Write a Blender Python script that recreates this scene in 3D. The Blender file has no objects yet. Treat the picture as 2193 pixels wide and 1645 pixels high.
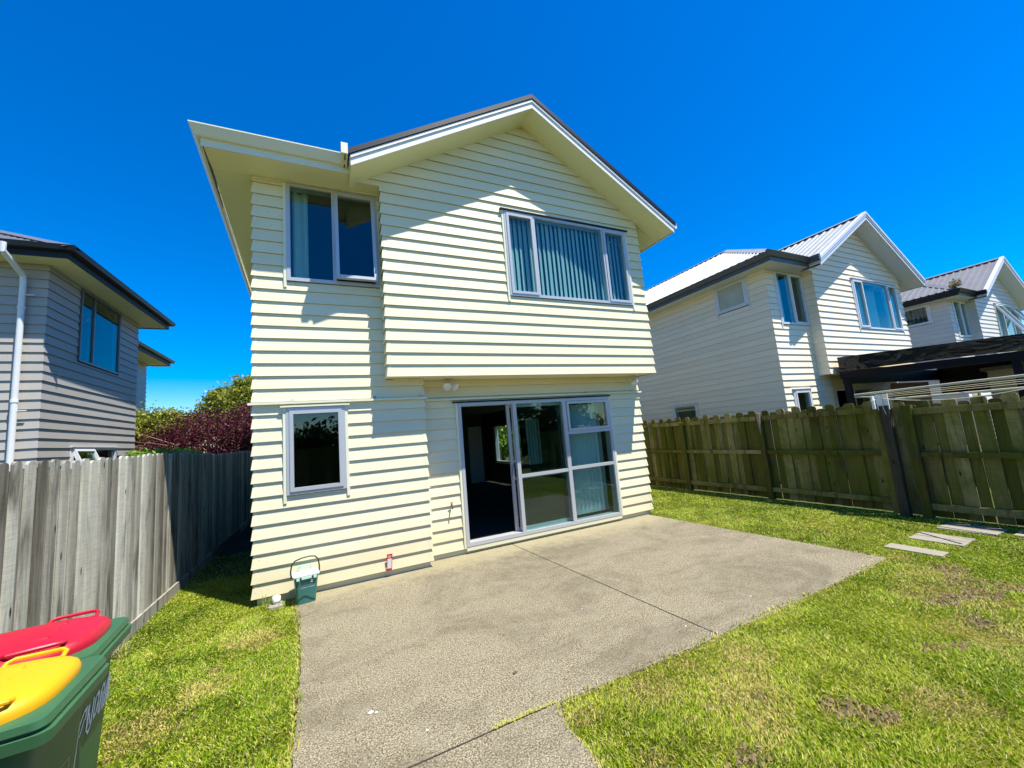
import bpy, math, random
import numpy as np
from mathutils import Vector, Matrix
random.seed(7); rng = np.random.default_rng(11)
S = bpy.context.scene; COL = S.collection
R_ = math.radians

# ------------------------------------------------------------------ helpers
def tag(o, label=None, cat=None, group=None, kind=None):
    if label: o['label'] = label
    if cat: o['category'] = cat
    if group: o['group'] = group
    if kind: o['kind'] = kind
    return o
def empty(name, loc=(0, 0, 0), rz=0):
    o = bpy.data.objects.new(name, None); COL.objects.link(o)
    o.location = loc; o.rotation_euler = (0, 0, rz); o.empty_display_size = .2
    return o
class MB:
    """collects faces; build() links them as one mesh object"""
    def __init__(s): s.v = []; s.f = []; s.r = []
    def face(s, pts, r=None):
        i = len(s.v); s.v += [tuple(p) for p in pts]; s.f.append(tuple(range(i, i+len(pts))))
        s.r.append(random.random() if r is None else r)
    def box(s, x0, x1, y0, y1, z0, z1, r=None, M=None):
        P = [Vector((x, y, z)) for z in (z0, z1) for y in (y0, y1) for x in (x0, x1)]
        if M is not None: P = [M @ p for p in P]
        r = random.random() if r is None else r
        for q in ((0, 2, 3, 1), (4, 5, 7, 6), (0, 1, 5, 4), (2, 6, 7, 3), (0, 4, 6, 2), (1, 3, 7, 5)):
            s.face([P[k] for k in q], r)
    def tube(s, pts, rad, n=8, r=None, caps=True):
        pts = [Vector(p) for p in pts]; r = random.random() if r is None else r
        if not isinstance(rad, (list, tuple)): rad = [rad]*len(pts)
        rings = []; prev = None
        for i, p in enumerate(pts):
            d = (pts[min(i+1, len(pts)-1)]-pts[max(i-1, 0)]).normalized()
            a = prev if prev is not None else (Vector((0, 0, 1)) if abs(d.z) < .9 else Vector((1, 0, 0)))
            u = (a-d*a.dot(d)).normalized(); w = d.cross(u); prev = u
            rings.append([p+(u*math.cos(t)+w*math.sin(t))*rad[i] for t in [2*math.pi*k/n for k in range(n)]])
        for a, b in zip(rings, rings[1:]):
            for k in range(n): s.face([a[k], a[(k+1) % n], b[(k+1) % n], b[k]], r)
        if caps: s.face(rings[0][::-1], r); s.face(rings[-1], r)
    def lathe(s, prof, c=(0, 0, 0), n=20, M=None, r=.5):
        R = [[Vector((rr*math.cos(2*math.pi*k/n), rr*math.sin(2*math.pi*k/n), z)) for k in range(n)] for rr, z in prof]
        if M is not None: R = [[M @ p for p in q] for q in R]
        R = [[p+Vector(c) for p in q] for q in R]
        for a, b in zip(R, R[1:]):
            for k in range(n): s.face([a[k], a[(k+1) % n], b[(k+1) % n], b[k]], r)
        s.face(R[0][::-1], r); s.face(R[-1], r)
    def loft(s, rings, r=.5, caps=True):
        n = len(rings[0])
        for a, b in zip(rings, rings[1:]):
            for k in range(n): s.face([a[k], a[(k+1) % n], b[(k+1) % n], b[k]], r)
        if caps: s.face(rings[0][::-1], r); s.face(rings[-1], r)
    def prism(s, poly, z0, z1, r=.5):
        s.loft([[(x, y, z0) for x, y in poly], [(x, y, z1) for x, y in poly]], r)
    def build(s, name, mat, parent=None, smooth=False, bevel=0, label=None, merge=False):
        m = bpy.data.meshes.new(name); m.from_pydata(s.v, [], s.f)
        a = m.attributes.new('rnd', 'FLOAT', 'FACE'); a.data.foreach_set('value', s.r)
        if smooth or bevel or merge:
            import bmesh
            b = bmesh.new(); b.from_mesh(m); bmesh.ops.remove_doubles(b, verts=b.verts, dist=1e-5)
            bmesh.ops.recalc_face_normals(b, faces=b.faces)
            b.to_mesh(m); b.free()
        m.materials.append(mat)
        if smooth:
            m.polygons.foreach_set('use_smooth', [True]*len(m.polygons))
        o = bpy.data.objects.new(name, m); COL.objects.link(o)
        if parent is not None: o.parent = parent
        if bevel:
            q = o.modifiers.new('bevel', 'BEVEL'); q.width = bevel; q.segments = 2; q.limit_method = 'ANGLE'; q.angle_limit = R_(40)
        if smooth:
            try: m.set_sharp_from_angle(angle=R_(38))
            except Exception: pass
        if label: o['label'] = label
        return o
def np_mesh(name, V, F, rnd, mat, parent=None, nper=3):
    """fast mesh from numpy arrays; F is (n, nper)"""
    m = bpy.data.meshes.new(name); n = len(F)
    m.vertices.add(len(V)); m.vertices.foreach_set('co', V.astype(np.float32).ravel())
    m.loops.add(n*nper); m.loops.foreach_set('vertex_index', F.astype(np.int32).ravel())
    m.polygons.add(n); m.polygons.foreach_set('loop_start', np.arange(0, n*nper, nper, dtype=np.int32))
    try: m.polygons.foreach_set('loop_total', np.full(n, nper, dtype=np.int32))
    except Exception: pass
    m.update(calc_edges=True); m.validate()
    a = m.attributes.new('rnd', 'FLOAT', 'FACE'); a.data.foreach_set('value', rnd.astype(np.float32))
    m.materials.append(mat)
    o = bpy.data.objects.new(name, m); COL.objects.link(o)
    if parent is not None: o.parent = parent
    return o

# ------------------------------------------------------------------ materials
class Mat:
    def __init__(s, name):
        s.m = bpy.data.materials.new(name); s.m.use_nodes = True; s.t = s.m.node_tree; s.n = s.t.nodes; s.l = s.t.links
        s.b = s.n['Principled BSDF']; s.out = s.n['Material Output']; s._c = None
    def N(s, typ, **kw):
        n = s.n.new(typ)
        for k, v in kw.items():
            if k in ('i',):
                for a, b in v.items():
                    if hasattr(b, 'is_output') or isinstance(b, bpy.types.NodeSocket): s.l.new(b, n.inputs[a])
                    else: n.inputs[a].default_value = b
            else: setattr(n, k, v)
        return n
    def coord(s, kind='Object', scale=(1, 1, 1), rot=(0, 0, 0)):
        if s._c is None: s._c = s.N('ShaderNodeTexCoord')
        mp = s.N('ShaderNodeMapping'); s.l.new(s._c.outputs[kind], mp.inputs[0])
        mp.inputs['Scale'].default_value = scale; mp.inputs['Rotation'].default_value = rot
        return mp.outputs[0]
    def noise(s, vec, scale, detail=4, rough=.55, dist=0):
        n = s.N('ShaderNodeTexNoise'); s.l.new(vec, n.inputs['Vector'])
        n.inputs['Scale'].default_value = scale; n.inputs['Detail'].default_value = detail
        n.inputs['Roughness'].default_value = rough; n.inputs['Distortion'].default_value = dist
        return n.outputs['Fac']
    def ramp(s, fac, stops, interp='LINEAR'):
        r = s.N('ShaderNodeValToRGB'); s.l.new(fac, r.inputs[0]); cr = r.color_ramp; cr.interpolation = interp
        while len(cr.elements) < len(stops): cr.elements.new(.5)
        for e, (p, c) in zip(cr.elements, stops):
            e.position = p; e.color = (*c, 1) if isinstance(c, tuple) else (c, c, c, 1)
        return r.outputs[0]
    def mix(s, fac, a, b, mode='MIX'):
        n = s.N('ShaderNodeMix', data_type='RGBA', blend_type=mode)
        for sock, v in ((n.inputs[0], fac), (n.inputs[6], a), (n.inputs[7], b)):
            if isinstance(v, bpy.types.NodeSocket): s.l.new(v, sock)
            elif isinstance(v, tuple): sock.default_value = (*v, 1)
            else: sock.default_value = v
        return n.outputs[2]
    def math(s, op, a, b=0.):
        n = s.N('ShaderNodeMath', operation=op)
        for k, v in enumerate((a, b)):
            if isinstance(v, bpy.types.NodeSocket): s.l.new(v, n.inputs[k])
            else: n.inputs[k].default_value = v
        return n.outputs[0]
    def rnd(s):
        a = s.N('ShaderNodeAttribute'); a.attribute_name = 'rnd'; return a.outputs['Fac']
    def bump(s, h, strength=.3, dist=.01):
        b = s.N('ShaderNodeBump'); s.l.new(h, b.inputs['Height']); b.inputs['Strength'].default_value = strength
        b.inputs['Distance'].default_value = dist; s.l.new(b.outputs[0], s.b.inputs['Normal'])
    def set(s, col=None, rough=None, metal=None, spec=None):
        for k, v in (('Base Color', col), ('Roughness', rough), ('Metallic', metal), ('Specular IOR Level', spec)):
            if v is None: continue
            if isinstance(v, bpy.types.NodeSocket): s.l.new(v, s.b.inputs[k])
            elif isinstance(v, tuple): s.b.inputs[k].default_value = (*v, 1)
            else: s.b.inputs[k].default_value = v
        return s

def paint(name, col, rough=.5, var=.06, dirt=.12, spec=.35):
    """painted surface: tone differs a little board to board, faint dirt and brushing"""
    m = Mat(name); v = m.coord()
    n1 = m.noise(v, 1.3, 5, .6); n2 = m.noise(m.coord(scale=(1, 1, 6)), 9, 4, .7)
    c = m.mix(m.rnd(), tuple(x*(1-var) for x in col), tuple(min(.92, x*(1+var*.5)) for x in col))
    d = m.ramp(n1, [(.42, 0.), (.75, 1.)])
    c = m.mix(m.math('MULTIPLY', d, dirt), c, (col[0]*.62, col[1]*.6, col[2]*.5))
    s = m.noise(m.coord(scale=(3, 3, 30)), 4, 3, .6)
    c = m.mix(m.math('MULTIPLY', m.ramp(s, [(.6, 0.), (.72, 1.)]), .10), c, (col[0]*.75, col[1]*.74, col[2]*.7))
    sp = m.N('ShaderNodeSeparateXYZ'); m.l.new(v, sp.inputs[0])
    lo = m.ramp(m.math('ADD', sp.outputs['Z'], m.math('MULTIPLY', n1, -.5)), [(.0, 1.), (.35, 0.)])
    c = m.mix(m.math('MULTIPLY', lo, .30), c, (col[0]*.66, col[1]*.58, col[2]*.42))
    sp2 = m.noise(v, 38, 2, .5)
    c = m.mix(m.math('MULTIPLY', m.ramp(sp2, [(.72, 0.), (.75, 1.)]), .6), c, (col[0]*.45, col[1]*.42, col[2]*.36))
    m.set(c, rough, spec=spec); m.bump(n2, .12, .004)
    return m.m
def plain(name, col, rough=.5, metal=0., spec=.4, nv=.08, scale=6):
    m = Mat(name); n = m.noise(m.coord(), scale, 4, .6)
    c = m.mix(n, tuple(x*(1-nv) for x in col), tuple(min(1, x*(1+nv)) for x in col))
    m.set(c, rough, metal, spec); return m.m

M = {}
M['cream'] = paint('cream_paint', (.78, .725, .49))
M['cream_trim'] = paint('cream_trim_paint', (.76, .755, .56), .45, .03, .08)
M['soffit'] = paint('soffit_paint', (.80, .79, .47), .6, .02, .08)
M['white_trim'] = paint('white_trim_paint', (.80, .80, .76), .4, .02, .05)
M['white_clad'] = paint('white_cladding_paint', (.90, .78, .58))
M['grey_clad'] = paint('pale_grey_cladding_paint', (.66, .63, .57))
M['taupe_clad'] = paint('taupe_cladding_paint', (.40, .375, .335), dirt=.2)
M['alu'] = plain('silver_aluminium', (.50, .51, .52), .38, .25, nv=.04)
M['alu_white'] = plain('pale_aluminium', (.66, .68, .70), .4, .1, nv=.04)
M['alu_dark'] = plain('grey_aluminium', (.16, .18, .20), .4, .3)
M['charcoal'] = plain('charcoal_steel', (.010, .013, .018), .45, 0., .3)
M['gutter_grey'] = plain('grey_gutter_steel', (.085, .09, .092), .4, 0., .5)
def wavy_gloss():
    m = Mat('black_gloss_acrylic'); m.set((.006, .006, .008), .05, spec=.35)
    m.bump(m.noise(m.coord(scale=(1, 1, 2.2)), 1.3, 2, .4, 1.0), .9, .06); return m.m
M['black_gloss'] = wavy_gloss()
M['black_paint'] = plain('black_paint', (.008, .008, .011), .5, spec=.12)
M['pvc'] = plain('white_plastic', (.75, .76, .76), .35)
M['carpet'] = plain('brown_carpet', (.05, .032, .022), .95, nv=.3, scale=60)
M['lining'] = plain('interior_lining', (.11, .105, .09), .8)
M['blind'] = plain('blind_fabric', (.60, .70, .70), .8)
M['curtain'] = plain('curtain_fabric', (.60, .66, .62), .8)
M['metal_grey'] = plain('galvanised_steel', (.4, .4, .41), .45, .6)
M['iron'] = plain('rusty_iron', (.12, .08, .05), .6, .4)
M['brown_wood'] = plain('brown_wood', (.20, .12, .06), .6, nv=.3)

def glass(name, ior=1.55, tint=(.75, .88, .86)):
    m = Mat(name); m.n.remove(m.b)
    lw = m.N('ShaderNodeLayerWeight'); f0 = ((ior-1)/(ior+1))**2
    f = m.math('ADD', m.math('MULTIPLY', m.math('POWER', lw.outputs['Facing'], 5.), 1-f0), f0)
    t = m.N('ShaderNodeBsdfTransparent'); t.inputs[0].default_value = (*tint, 1)
    g = m.N('ShaderNodeBsdfGlossy'); g.inputs['Roughness'].default_value = .012; g.inputs[0].default_value = (.95, 1, 1, 1)
    bm_ = m.N('ShaderNodeBump'); bm_.inputs['Strength'].default_value = .06; bm_.inputs['Distance'].default_value = .01
    m.l.new(m.noise(m.coord(), .9, 1, .3), bm_.inputs['Height']); m.l.new(bm_.outputs[0], g.inputs['Normal'])
    x = m.N('ShaderNodeMixShader'); m.l.new(f, x.inputs[0]); m.l.new(t.outputs[0], x.inputs[1]); m.l.new(g.outputs[0], x.inputs[2])
    m.l.new(x.outputs[0], m.out.inputs[0]); return m.m
M['glass'] = glass('window_glass'); M['glass_dim'] = glass('dim_window_glass', 1.45, (.5, .6, .58))

M['frosted'] = plain('frosted_glass', (.42, .46, .36), .3, spec=.5, nv=.22, scale=4)
def roofmat(name, col, rough=.45):
    m = Mat(name); n = m.noise(m.coord(), 2.5, 5, .65); n2 = m.noise(m.coord(scale=(1, 1, 1)), 30, 3, .6)
    c = m.mix(m.ramp(n, [(.4, 0.), (.8, 1.)]), col, tuple(x*.8 for x in col))
    c = m.mix(m.math('MULTIPLY', m.ramp(n2, [(.62, 0.), (.7, 1.)]), .25), c, tuple(x*.5 for x in col))
    m.set(c, rough, 0., .5); return m.m
M['roof_light'] = roofmat('pale_grey_roof_steel', (.33, .34, .33))
M['roof_mid'] = roofmat('mid_grey_roof_steel', (.19, .185, .185))
M['roof_dark'] = roofmat('dark_grey_roof_steel', (.13, .14, .16))

def wood_fence(name, base, light, dark, moss=None, streak=.8):
    m = Mat(name); r = m.rnd()
    cb = m.N('ShaderNodeCombineXYZ')
    for k in range(3): m.l.new(m.math('MULTIPLY', r, 37.+k*11), cb.inputs[k])
    ad = m.N('ShaderNodeVectorMath', operation='ADD'); m.l.new(m.coord(), ad.inputs[0]); m.l.new(cb.outputs[0], ad.inputs[1])
    def sc(v):
        q = m.N('ShaderNodeMapping'); m.l.new(ad.outputs[0], q.inputs[0]); q.inputs['Scale'].default_value = v; return q.outputs[0]
    grain = m.noise(sc((26, 26, 1.3)), 2.2, 6, .68, .4); big = m.noise(sc((7, 7, .9)), 1.1, 4, .6, .6)
    saw = m.noise(sc((3, 3, 60)), 2.0, 3, .6)
    c = m.ramp(m.math('ADD', m.math('MULTIPLY', r, .55), m.math('MULTIPLY', grain, .45)), [(.12, dark), (.38, base), (.75, light)])
    c = m.mix(m.math('MULTIPLY', m.ramp(big, [(.50, 0.), (.68, 1.)]), streak), c, dark)
    c = m.mix(m.math('MULTIPLY', m.ramp(saw, [(.45, 0.), (.6, 1.)]), .22), c, tuple(x*.55 for x in base))
    if moss:
        mo = m.noise(m.coord(), 1.6, 6, .72)
        c = m.mix(m.math('MULTIPLY', m.ramp(mo, [(.38, 0.), (.62, 1.)]), .75), c, moss)
    kn = m.N('ShaderNodeTexVoronoi'); m.l.new(sc((6, 6, 1.6)), kn.inputs[0]); kn.inputs['Scale'].default_value = 1.4
    c = m.mix(m.ramp(kn.outputs['Distance'], [(.05, 1.), (.10, 0.)]), c, tuple(x*.35 for x in dark))
    m.set(c, .85, spec=.15); m.bump(grain, .5, .006); return m.m
M['fence_grey'] = wood_fence('weathered_grey_timber', (.32, .305, .25), (.62, .60, .50), (.065, .055, .038), streak=.85)
M['fence_moss'] = wood_fence('mossy_green_timber', (.15, .12, .03), (.40, .33, .14), (.03, .026, .008), (.10, .115, .010), .85)
M['fence_dark'] = wood_fence('dark_stained_timber', (.045, .038, .026), (.12, .10, .065), (.012, .010, .007), None, .5)

def concrete():
    m = Mat('aggregate_concrete'); v = m.coord()
    a = m.noise(v, 95, 4, .85); b = m.noise(v, 36, 5, .8); big = m.noise(m.coord(scale=(.8, 1.3, 1)), 1.0, 9, .74, .9); mid = m.noise(v, 7, 8, .75, .5)
    c = m.ramp(a, [(.37, (.025, .020, .012)), (.49, (.155, .130, .080)), (.59, (.47, .41, .28))])
    c = m.mix(m.ramp(b, [(.55, 0.), (.64, .6)]), c, (.36, .33, .25))
    c = m.mix(m.ramp(b, [(.36, .7), (.45, 0.)]), c, (.045, .037, .025))
    c = m.mix(m.ramp(big, [(.46, 0.), (.60, .50)]), c, (.095, .078, .048))
    c = m.mix(m.ramp(mid, [(.47, 0.), (.66, .45)]), c, (.26, .24, .175))
    # paler, creamier cement near the house wall
    sp = m.N('ShaderNodeSeparateXYZ'); m.l.new(v, sp.inputs[0])
    e = m.math('ADD', sp.outputs['Y'], m.math('MULTIPLY', mid, .9))
    c = m.mix(m.ramp(e, [(.0, 0.), (.42, .7)]), c, (.33, .29, .17))
    # curled dark stain lines
    w = m.noise(m.coord(), 2.2, 3, .5, 1.5)
    ln = m.ramp(w, [(.488, 0.), (.5, .3), (.512, 0.)])
    c = m.mix(ln, c, (.12, .105, .08))
    m.set(c, .9, spec=.2); m.bump(m.math('ADD', a, m.math('MULTIPLY', b, .6)), .7, .006); return m.m
M['concrete'] = concrete()
M['paver'] = plain('grey_paver_concrete', (.27, .25, .19), .9, spec=.2, nv=.35, scale=45)
M['alley_shade'] = plain('painted_alley_shade', (.03, .024, .016), .95, nv=.35, scale=20)  # near-black ground colour standing in for the passage's shade
M['joint'] = plain('dark_joint', (.035, .03, .022), .95)
def soil():
    m = Mat('thatch_and_soil'); v = m.coord()
    a = m.noise(v, 60, 5, .75); b = m.noise(v, 2.0, 5, .6)
    c = m.ramp(a, [(.3, (.02, .025, .006)), (.52, (.07, .085, .02)), (.72, (.16, .15, .07))])
    c = m.mix(m.ramp(b, [(.45, 0.), (.7, .6)]), c, (.17, .14, .07))
    m.set(c, 1., spec=.1); m.bump(a, .9, .02); return m.m
M['soil'] = soil()
def leafmat(name, stops, trans=.35, rough=.5, spec=.35):
    m = Mat(name); c = m.ramp(m.rnd(), stops); m.set(c, rough, spec=spec)
    t = m.N('ShaderNodeBsdfTranslucent'); m.l.new(c, t.inputs[0])
    x = m.N('ShaderNodeMixShader'); x.inputs[0].default_value = trans
    m.l.new(m.b.outputs[0], x.inputs[1]); m.l.new(t.outputs[0], x.inputs[2]); m.l.new(x.outputs[0], m.out.inputs[0]); return m.m
M['grass'] = leafmat('lawn_blades', [(0, (.06, .14, .004)), (.3, (.24, .36, .010)), (.55, (.48, .54, .03)), (.72, (.66, .62, .16)), (.86, (.58, .46, .16)), (1, (.34, .24, .09))], .35, .55, .25)
M['leaf_green'] = leafmat('green_leaves', [(0, (.035, .07, .006)), (.45, (.20, .25, .02)), (1, (.55, .52, .09))], .3)
M['leaf_bright'] = leafmat('bright_leaves', [(0, (.10, .20, .01)), (1, (.38, .52, .06))], .4)
M['leaf_purple'] = leafmat('purple_leaves', [(0, (.018, .005, .008)), (.45, (.085, .014, .026)), (.8, (.16, .032, .052)), (.93, (.30, .14, .12)), (1, (.40, .28, .17))], .3)
M['leaf_dark'] = leafmat('dark_leaves', [(0, (.012, .03, .006)), (1, (.06, .10, .02))], .2)
M['twig'] = plain('pale_twig', (.36, .26, .19), .8, nv=.3)
M['trunk'] = plain('brown_bark', (.11, .085, .06), .9, nv=.3)
M['mud'] = plain('dry_mud', (.19, .145, .065), .95, nv=.4, scale=40)
M['clipping'] = leafmat('dead_clippings', [(0, (.15, .115, .05)), (.5, (.32, .26, .12)), (1, (.46, .40, .20))], .1, .9)
def plastic(name, col, rough=.4, nv=.07):
    m = Mat(name); v = m.coord(); n = m.noise(v, 5, 5, .65); s = m.noise(m.coord(scale=(2, 30, 2), rot=(0, 0, .5)), 8, 3, .6)
    c = m.mix(n, tuple(x*(1-nv) for x in col), tuple(min(1, x*(1+nv)) for x in col))
    c = m.mix(m.math('MULTIPLY', m.ramp(s, [(.6, 0.), (.7, 1.)]), .12), c, tuple(min(1, x*.6+.12) for x in col))
    m.set(c, rough, spec=.45); m.bump(m.noise(v, 220, 2, .5), .12, .002); return m.m
M['bin_green'] = plastic('bin_green_plastic', (.032, .11, .042), .5, .25)
M['bin_red'] = plastic('bin_red_plastic', (.42, .005, .022), .45)
M['bin_yellow'] = plastic('bin_yellow_plastic', (.70, .35, .0), .5, .03)
M['caddy_green'] = plastic('caddy_green_plastic', (.045, .175, .15), .4)
M['caddy_lid'] = plastic('mint_plastic', (.50, .68, .58), .4)
M['black_rubber'] = plain('black_plastic', (.015, .015, .015), .5)
M['chalk'] = plain('white_marker', (.85, .92, .88), .8, nv=.2, scale=80)
M['red_label'] = plain('red_card', (.55, .02, .04), .5)
M['white_label'] = plain('white_card', (.70, .66, .68), .5, nv=.15, scale=40)
M['rope'] = plain('pale_cord', (.55, .50, .34), .8)
M['rail_cream'] = plain('pale_powder_coat', (.46, .45, .35), .4)

# ------------------------------------------------------------------ weatherboards
PITCH = .1585; STEP = .021
def boards(mb, O, u, n, z0, z1, ulo, uhi, mitre=(0, 0), holes=(), soaker=None, zb=None, pitch=PITCH):
    """bevel-back weatherboards on the plane through O spanned by u and z; n points out.
    ulo/uhi: numbers or functions of z.  mitre: 1 where the board end runs on to an outside corner."""
    O = Vector(O); u = Vector(u); n = Vector(n); Z = Vector((0, 0, 1))
    fl = ulo if callable(ulo) else (lambda z: ulo); fh = uhi if callable(uhi) else (lambda z: uhi)
    zb = z0 if zb is None else zb
    k = int(math.floor((z0-zb)/pitch+1e-6))
    flip = u.cross(Z).dot(n) < 0
    def P(uu, z, off): return O+u*uu+n*off+Z*z
    def add(f, pts, r): f.face(pts[::-1] if flip else pts, r)
    while zb+k*pitch < z1-1e-4:
        a = max(z0, zb+k*pitch); b = min(z1, zb+(k+1)*pitch); bot = zb+k*pitch
        off = lambda z: STEP*(1-(z-bot)/pitch)
        r = random.random()
        cuts = sorted({a, b} | {h for q in holes for h in (q[2], q[3]) if a < h < b})
        for za, zc in zip(cuts, cuts[1:]):
            zm = (za+zc)/2
            hs = sorted((q[0], q[1]) for q in holes if q[2] < zm < q[3])
            edges = [None]+[e for h in hs for e in h]+[None]
            for i in range(0, len(edges), 2):
                def lo(z): return (fl(z)-mitre[0]*off(z)) if edges[i] is None else edges[i]
                def hi(z): return (fh(z)+mitre[1]*off(z)) if edges[i+1] is None else edges[i+1]
                if hi(zm)-lo(zm) < .004: continue
                A, B, C, D = lo(za), hi(za), max(hi(zc), lo(zc)), lo(zc)
                add(mb, [P(A, za, off(za)), P(B, za, off(za)), P(C, zc, off(zc)), P(D, zc, off(zc))], r)
                if abs(za-bot) < 1e-5 or za == z0:
                    add(mb, [P(A, za, .0065), P(B, za, .0065), P(B, za, off(za)), P(A, za, off(za))], r)
                # occasional butt joint
                if B-A > 2.5 and random.random() < .55:
                    x = A+(B-A)*random.uniform(.2, .8); o2 = .0006
                    add(mb, [P(x, za, off(za)+o2), P(x+.004, za, off(za)+o2), P(x+.004, zc, off(zc)+o2), P(x, zc, off(zc)+o2)], 0.)
                if soaker is not None:
                    for side in (0, 1):
                        if not mitre[side] or edges[i+side] is not None: continue
                        w = .045; o2 = .0022
                        e0, e1 = (A, D) if side == 0 else (B, C); s = 1 if side == 0 else -1
                        q = [P(e0-s*.001, za, off(za)+o2), P(e0+s*w, za, off(za)+o2), P(e1+s*w, zc, off(zc)+o2), P(e1-s*.001, zc, off(zc)+o2)]
                        if side == 1: q = [q[1], q[0], q[3], q[2]]
                        add(soaker, q, r)
        k += 1

class Frame:
    """local frame of a wall opening"""
    def __init__(s, O, u, n): s.O = Vector(O); s.u = Vector(u); s.n = Vector(n); s.M = Matrix((
        (s.u.x, s.n.x, 0, s.O.x), (s.u.y, s.n.y, 0, s.O.y), (s.u.z, s.n.z, 1, s.O.z), (0, 0, 0, 1)))
def ring(mb, F, u0, u1, z0, z1, w, n0, n1, Mx=None):
    Mx = F.M if Mx is None else Mx
    mb.box(u0, u0+w, n0, n1, z0, z1, .5, Mx); mb.box(u1-w, u1, n0, n1, z0, z1, .5, Mx)
    mb.box(u0+w, u1-w, n0, n1, z1-w, z1, .5, Mx); mb.box(u0+w, u1-w, n0, n1, z0, z0+w, .5, Mx)
def window(parent, F, u0, u1, z0, z1, panes, mat, facing, name='window', gl='glass', drape=None, label=None, fw=.045, sill=True):
    """panes: list of (ua, ub, za, zb, kind, angle) as fractions; kind 'fix' or 'sash'"""
    W = u1-u0; H = z1-z0
    f = MB(); ring(f, F, u0, u1, z0, z1, fw, -.09, .036)
    gs = []; shs = []
    for (a, b, c, d, kind, ang) in panes:
        ua, ub, za, zb = u0+fw*.5+(W-fw)*a, u0+fw*.5+(W-fw)*b, z0+fw*.5+(H-fw)*c, z0+fw*.5+(H-fw)*d
        if a > 0: f.box(ua-.022, ua+.022, -.06, .034, z0+fw, z1-fw, .5, F.M)
        if c > 0: f.box(ua+.022, ub-.022, -.06, .032, za-.022, za+.022, .5, F.M)
        if kind == 'sash':
            Mx = F.M
            if ang: Mx = F.M @ Matrix.Translation((0, .03, zb)) @ Matrix.Rotation(R_(ang), 4, 'X') @ Matrix.Translation((0, -.03, -zb))
            sh = MB(); ring(sh, F, ua+.014, ub-.014, za+.014, zb-.014, .042, -.012, .047, Mx); shs.append(sh)
            g = .05
        else: Mx = F.M; g = .018
        p = MB(); p.box(ua+g, ub-g, .004, .010, za+g, zb-g, .5, Mx); gs.append(p)
    w = f.build(name, M[mat], parent, label=label)
    for p in gs: p.build('pane', M[gl], w)
    for sh in shs: sh.build('sash', M[mat], w)
    if facing:
        for (fa, fb) in ((u0-.034, u0-.001), (u1+.001, u1+.034)):
            t = MB(); t.box(fa, fb, -.01, .03, z0-.09, z1+.004, .5, F.M); t.build('facing_strip', M[facing], w)
        h = MB(); h.box(u0-.06, u1+.06, -.01, .058, z1+.006, z1+.026, .5, F.M); h.build('head_flashing', M[facing if sill != 'dark' else 'charcoal'], w)
    if drape:
        for (kind, a, b, dd) in drape:
            d = MB(); ua, ub = u0+W*a, u0+W*b; zt = z1-.02; zz = z0+.03
            if kind == 'slats':
                k = 0; x = ua
                while x < ub:
                    an = R_(-24+random.uniform(-7, 7)); hw = .042
                    p1 = (x-hw*math.cos(an), -dd-hw*math.sin(an)); p2 = (x+hw*math.cos(an), -dd+hw*math.sin(an)); pm = (x, -dd+.006)
                    for q0, q1 in ((p1, pm), (pm, p2)):
                        d.face([F.M @ Vector((q0[0], q0[1], zz)), F.M @ Vector((q1[0], q1[1], zz)), F.M @ Vector((q1[0], q1[1], zt)), F.M @ Vector((q0[0], q0[1], zt))])
                    x += .088; k += 1
                d.build('vertical_blind', M['blind'], w)
            else:
                nn = int((ub-ua)/.018); pts = []
                for i in range(nn+1):
                    x = ua+(ub-ua)*i/nn; pts.append((x, -dd+.028*math.sin(i*.95)+.01*math.sin(i*.31)))
                for q0, q1 in zip(pts, pts[1:]):
                    d.face([F.M @ Vector((q0[0], q0[1], zz)), F.M @ Vector((q1[0], q1[1], zz)), F.M @ Vector((q1[0], q1[1], zt)), F.M @ Vector((q0[0], q0[1], zt))], .5)
                d.build('curtain', M['curtain'], w)
    return w
def room(mb, x0, x1, y0, y1, z0, z1, holes=()):
    """five-sided lining, open towards -y; a hole in the right wall as (y0, y1, z0, z1)"""
    mb.face([(x0, y1, z0), (x1, y1, z0), (x1, y1, z1), (x0, y1, z1)])
    mb.face([(x0, y0, z0), (x0, y1, z0), (x0, y1, z1), (x0, y0, z1)])
    mb.face([(x0, y0, z1), (x0, y1, z1), (x1, y1, z1), (x1, y0, z1)])
    if not holes: mb.face([(x1, y0, z0), (x1, y1, z0), (x1, y1, z1), (x1, y0, z1)])
    for (a, b, c, d) in holes:
        for q in ((y0, a, z0, z1), (b, y1, z0, z1), (a, b, z0, c), (a, b, d, z1)):
            mb.face([(x1, q[0], q[2]), (x1, q[1], q[2]), (x1, q[1], q[3]), (x1, q[0], q[3])])

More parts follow.
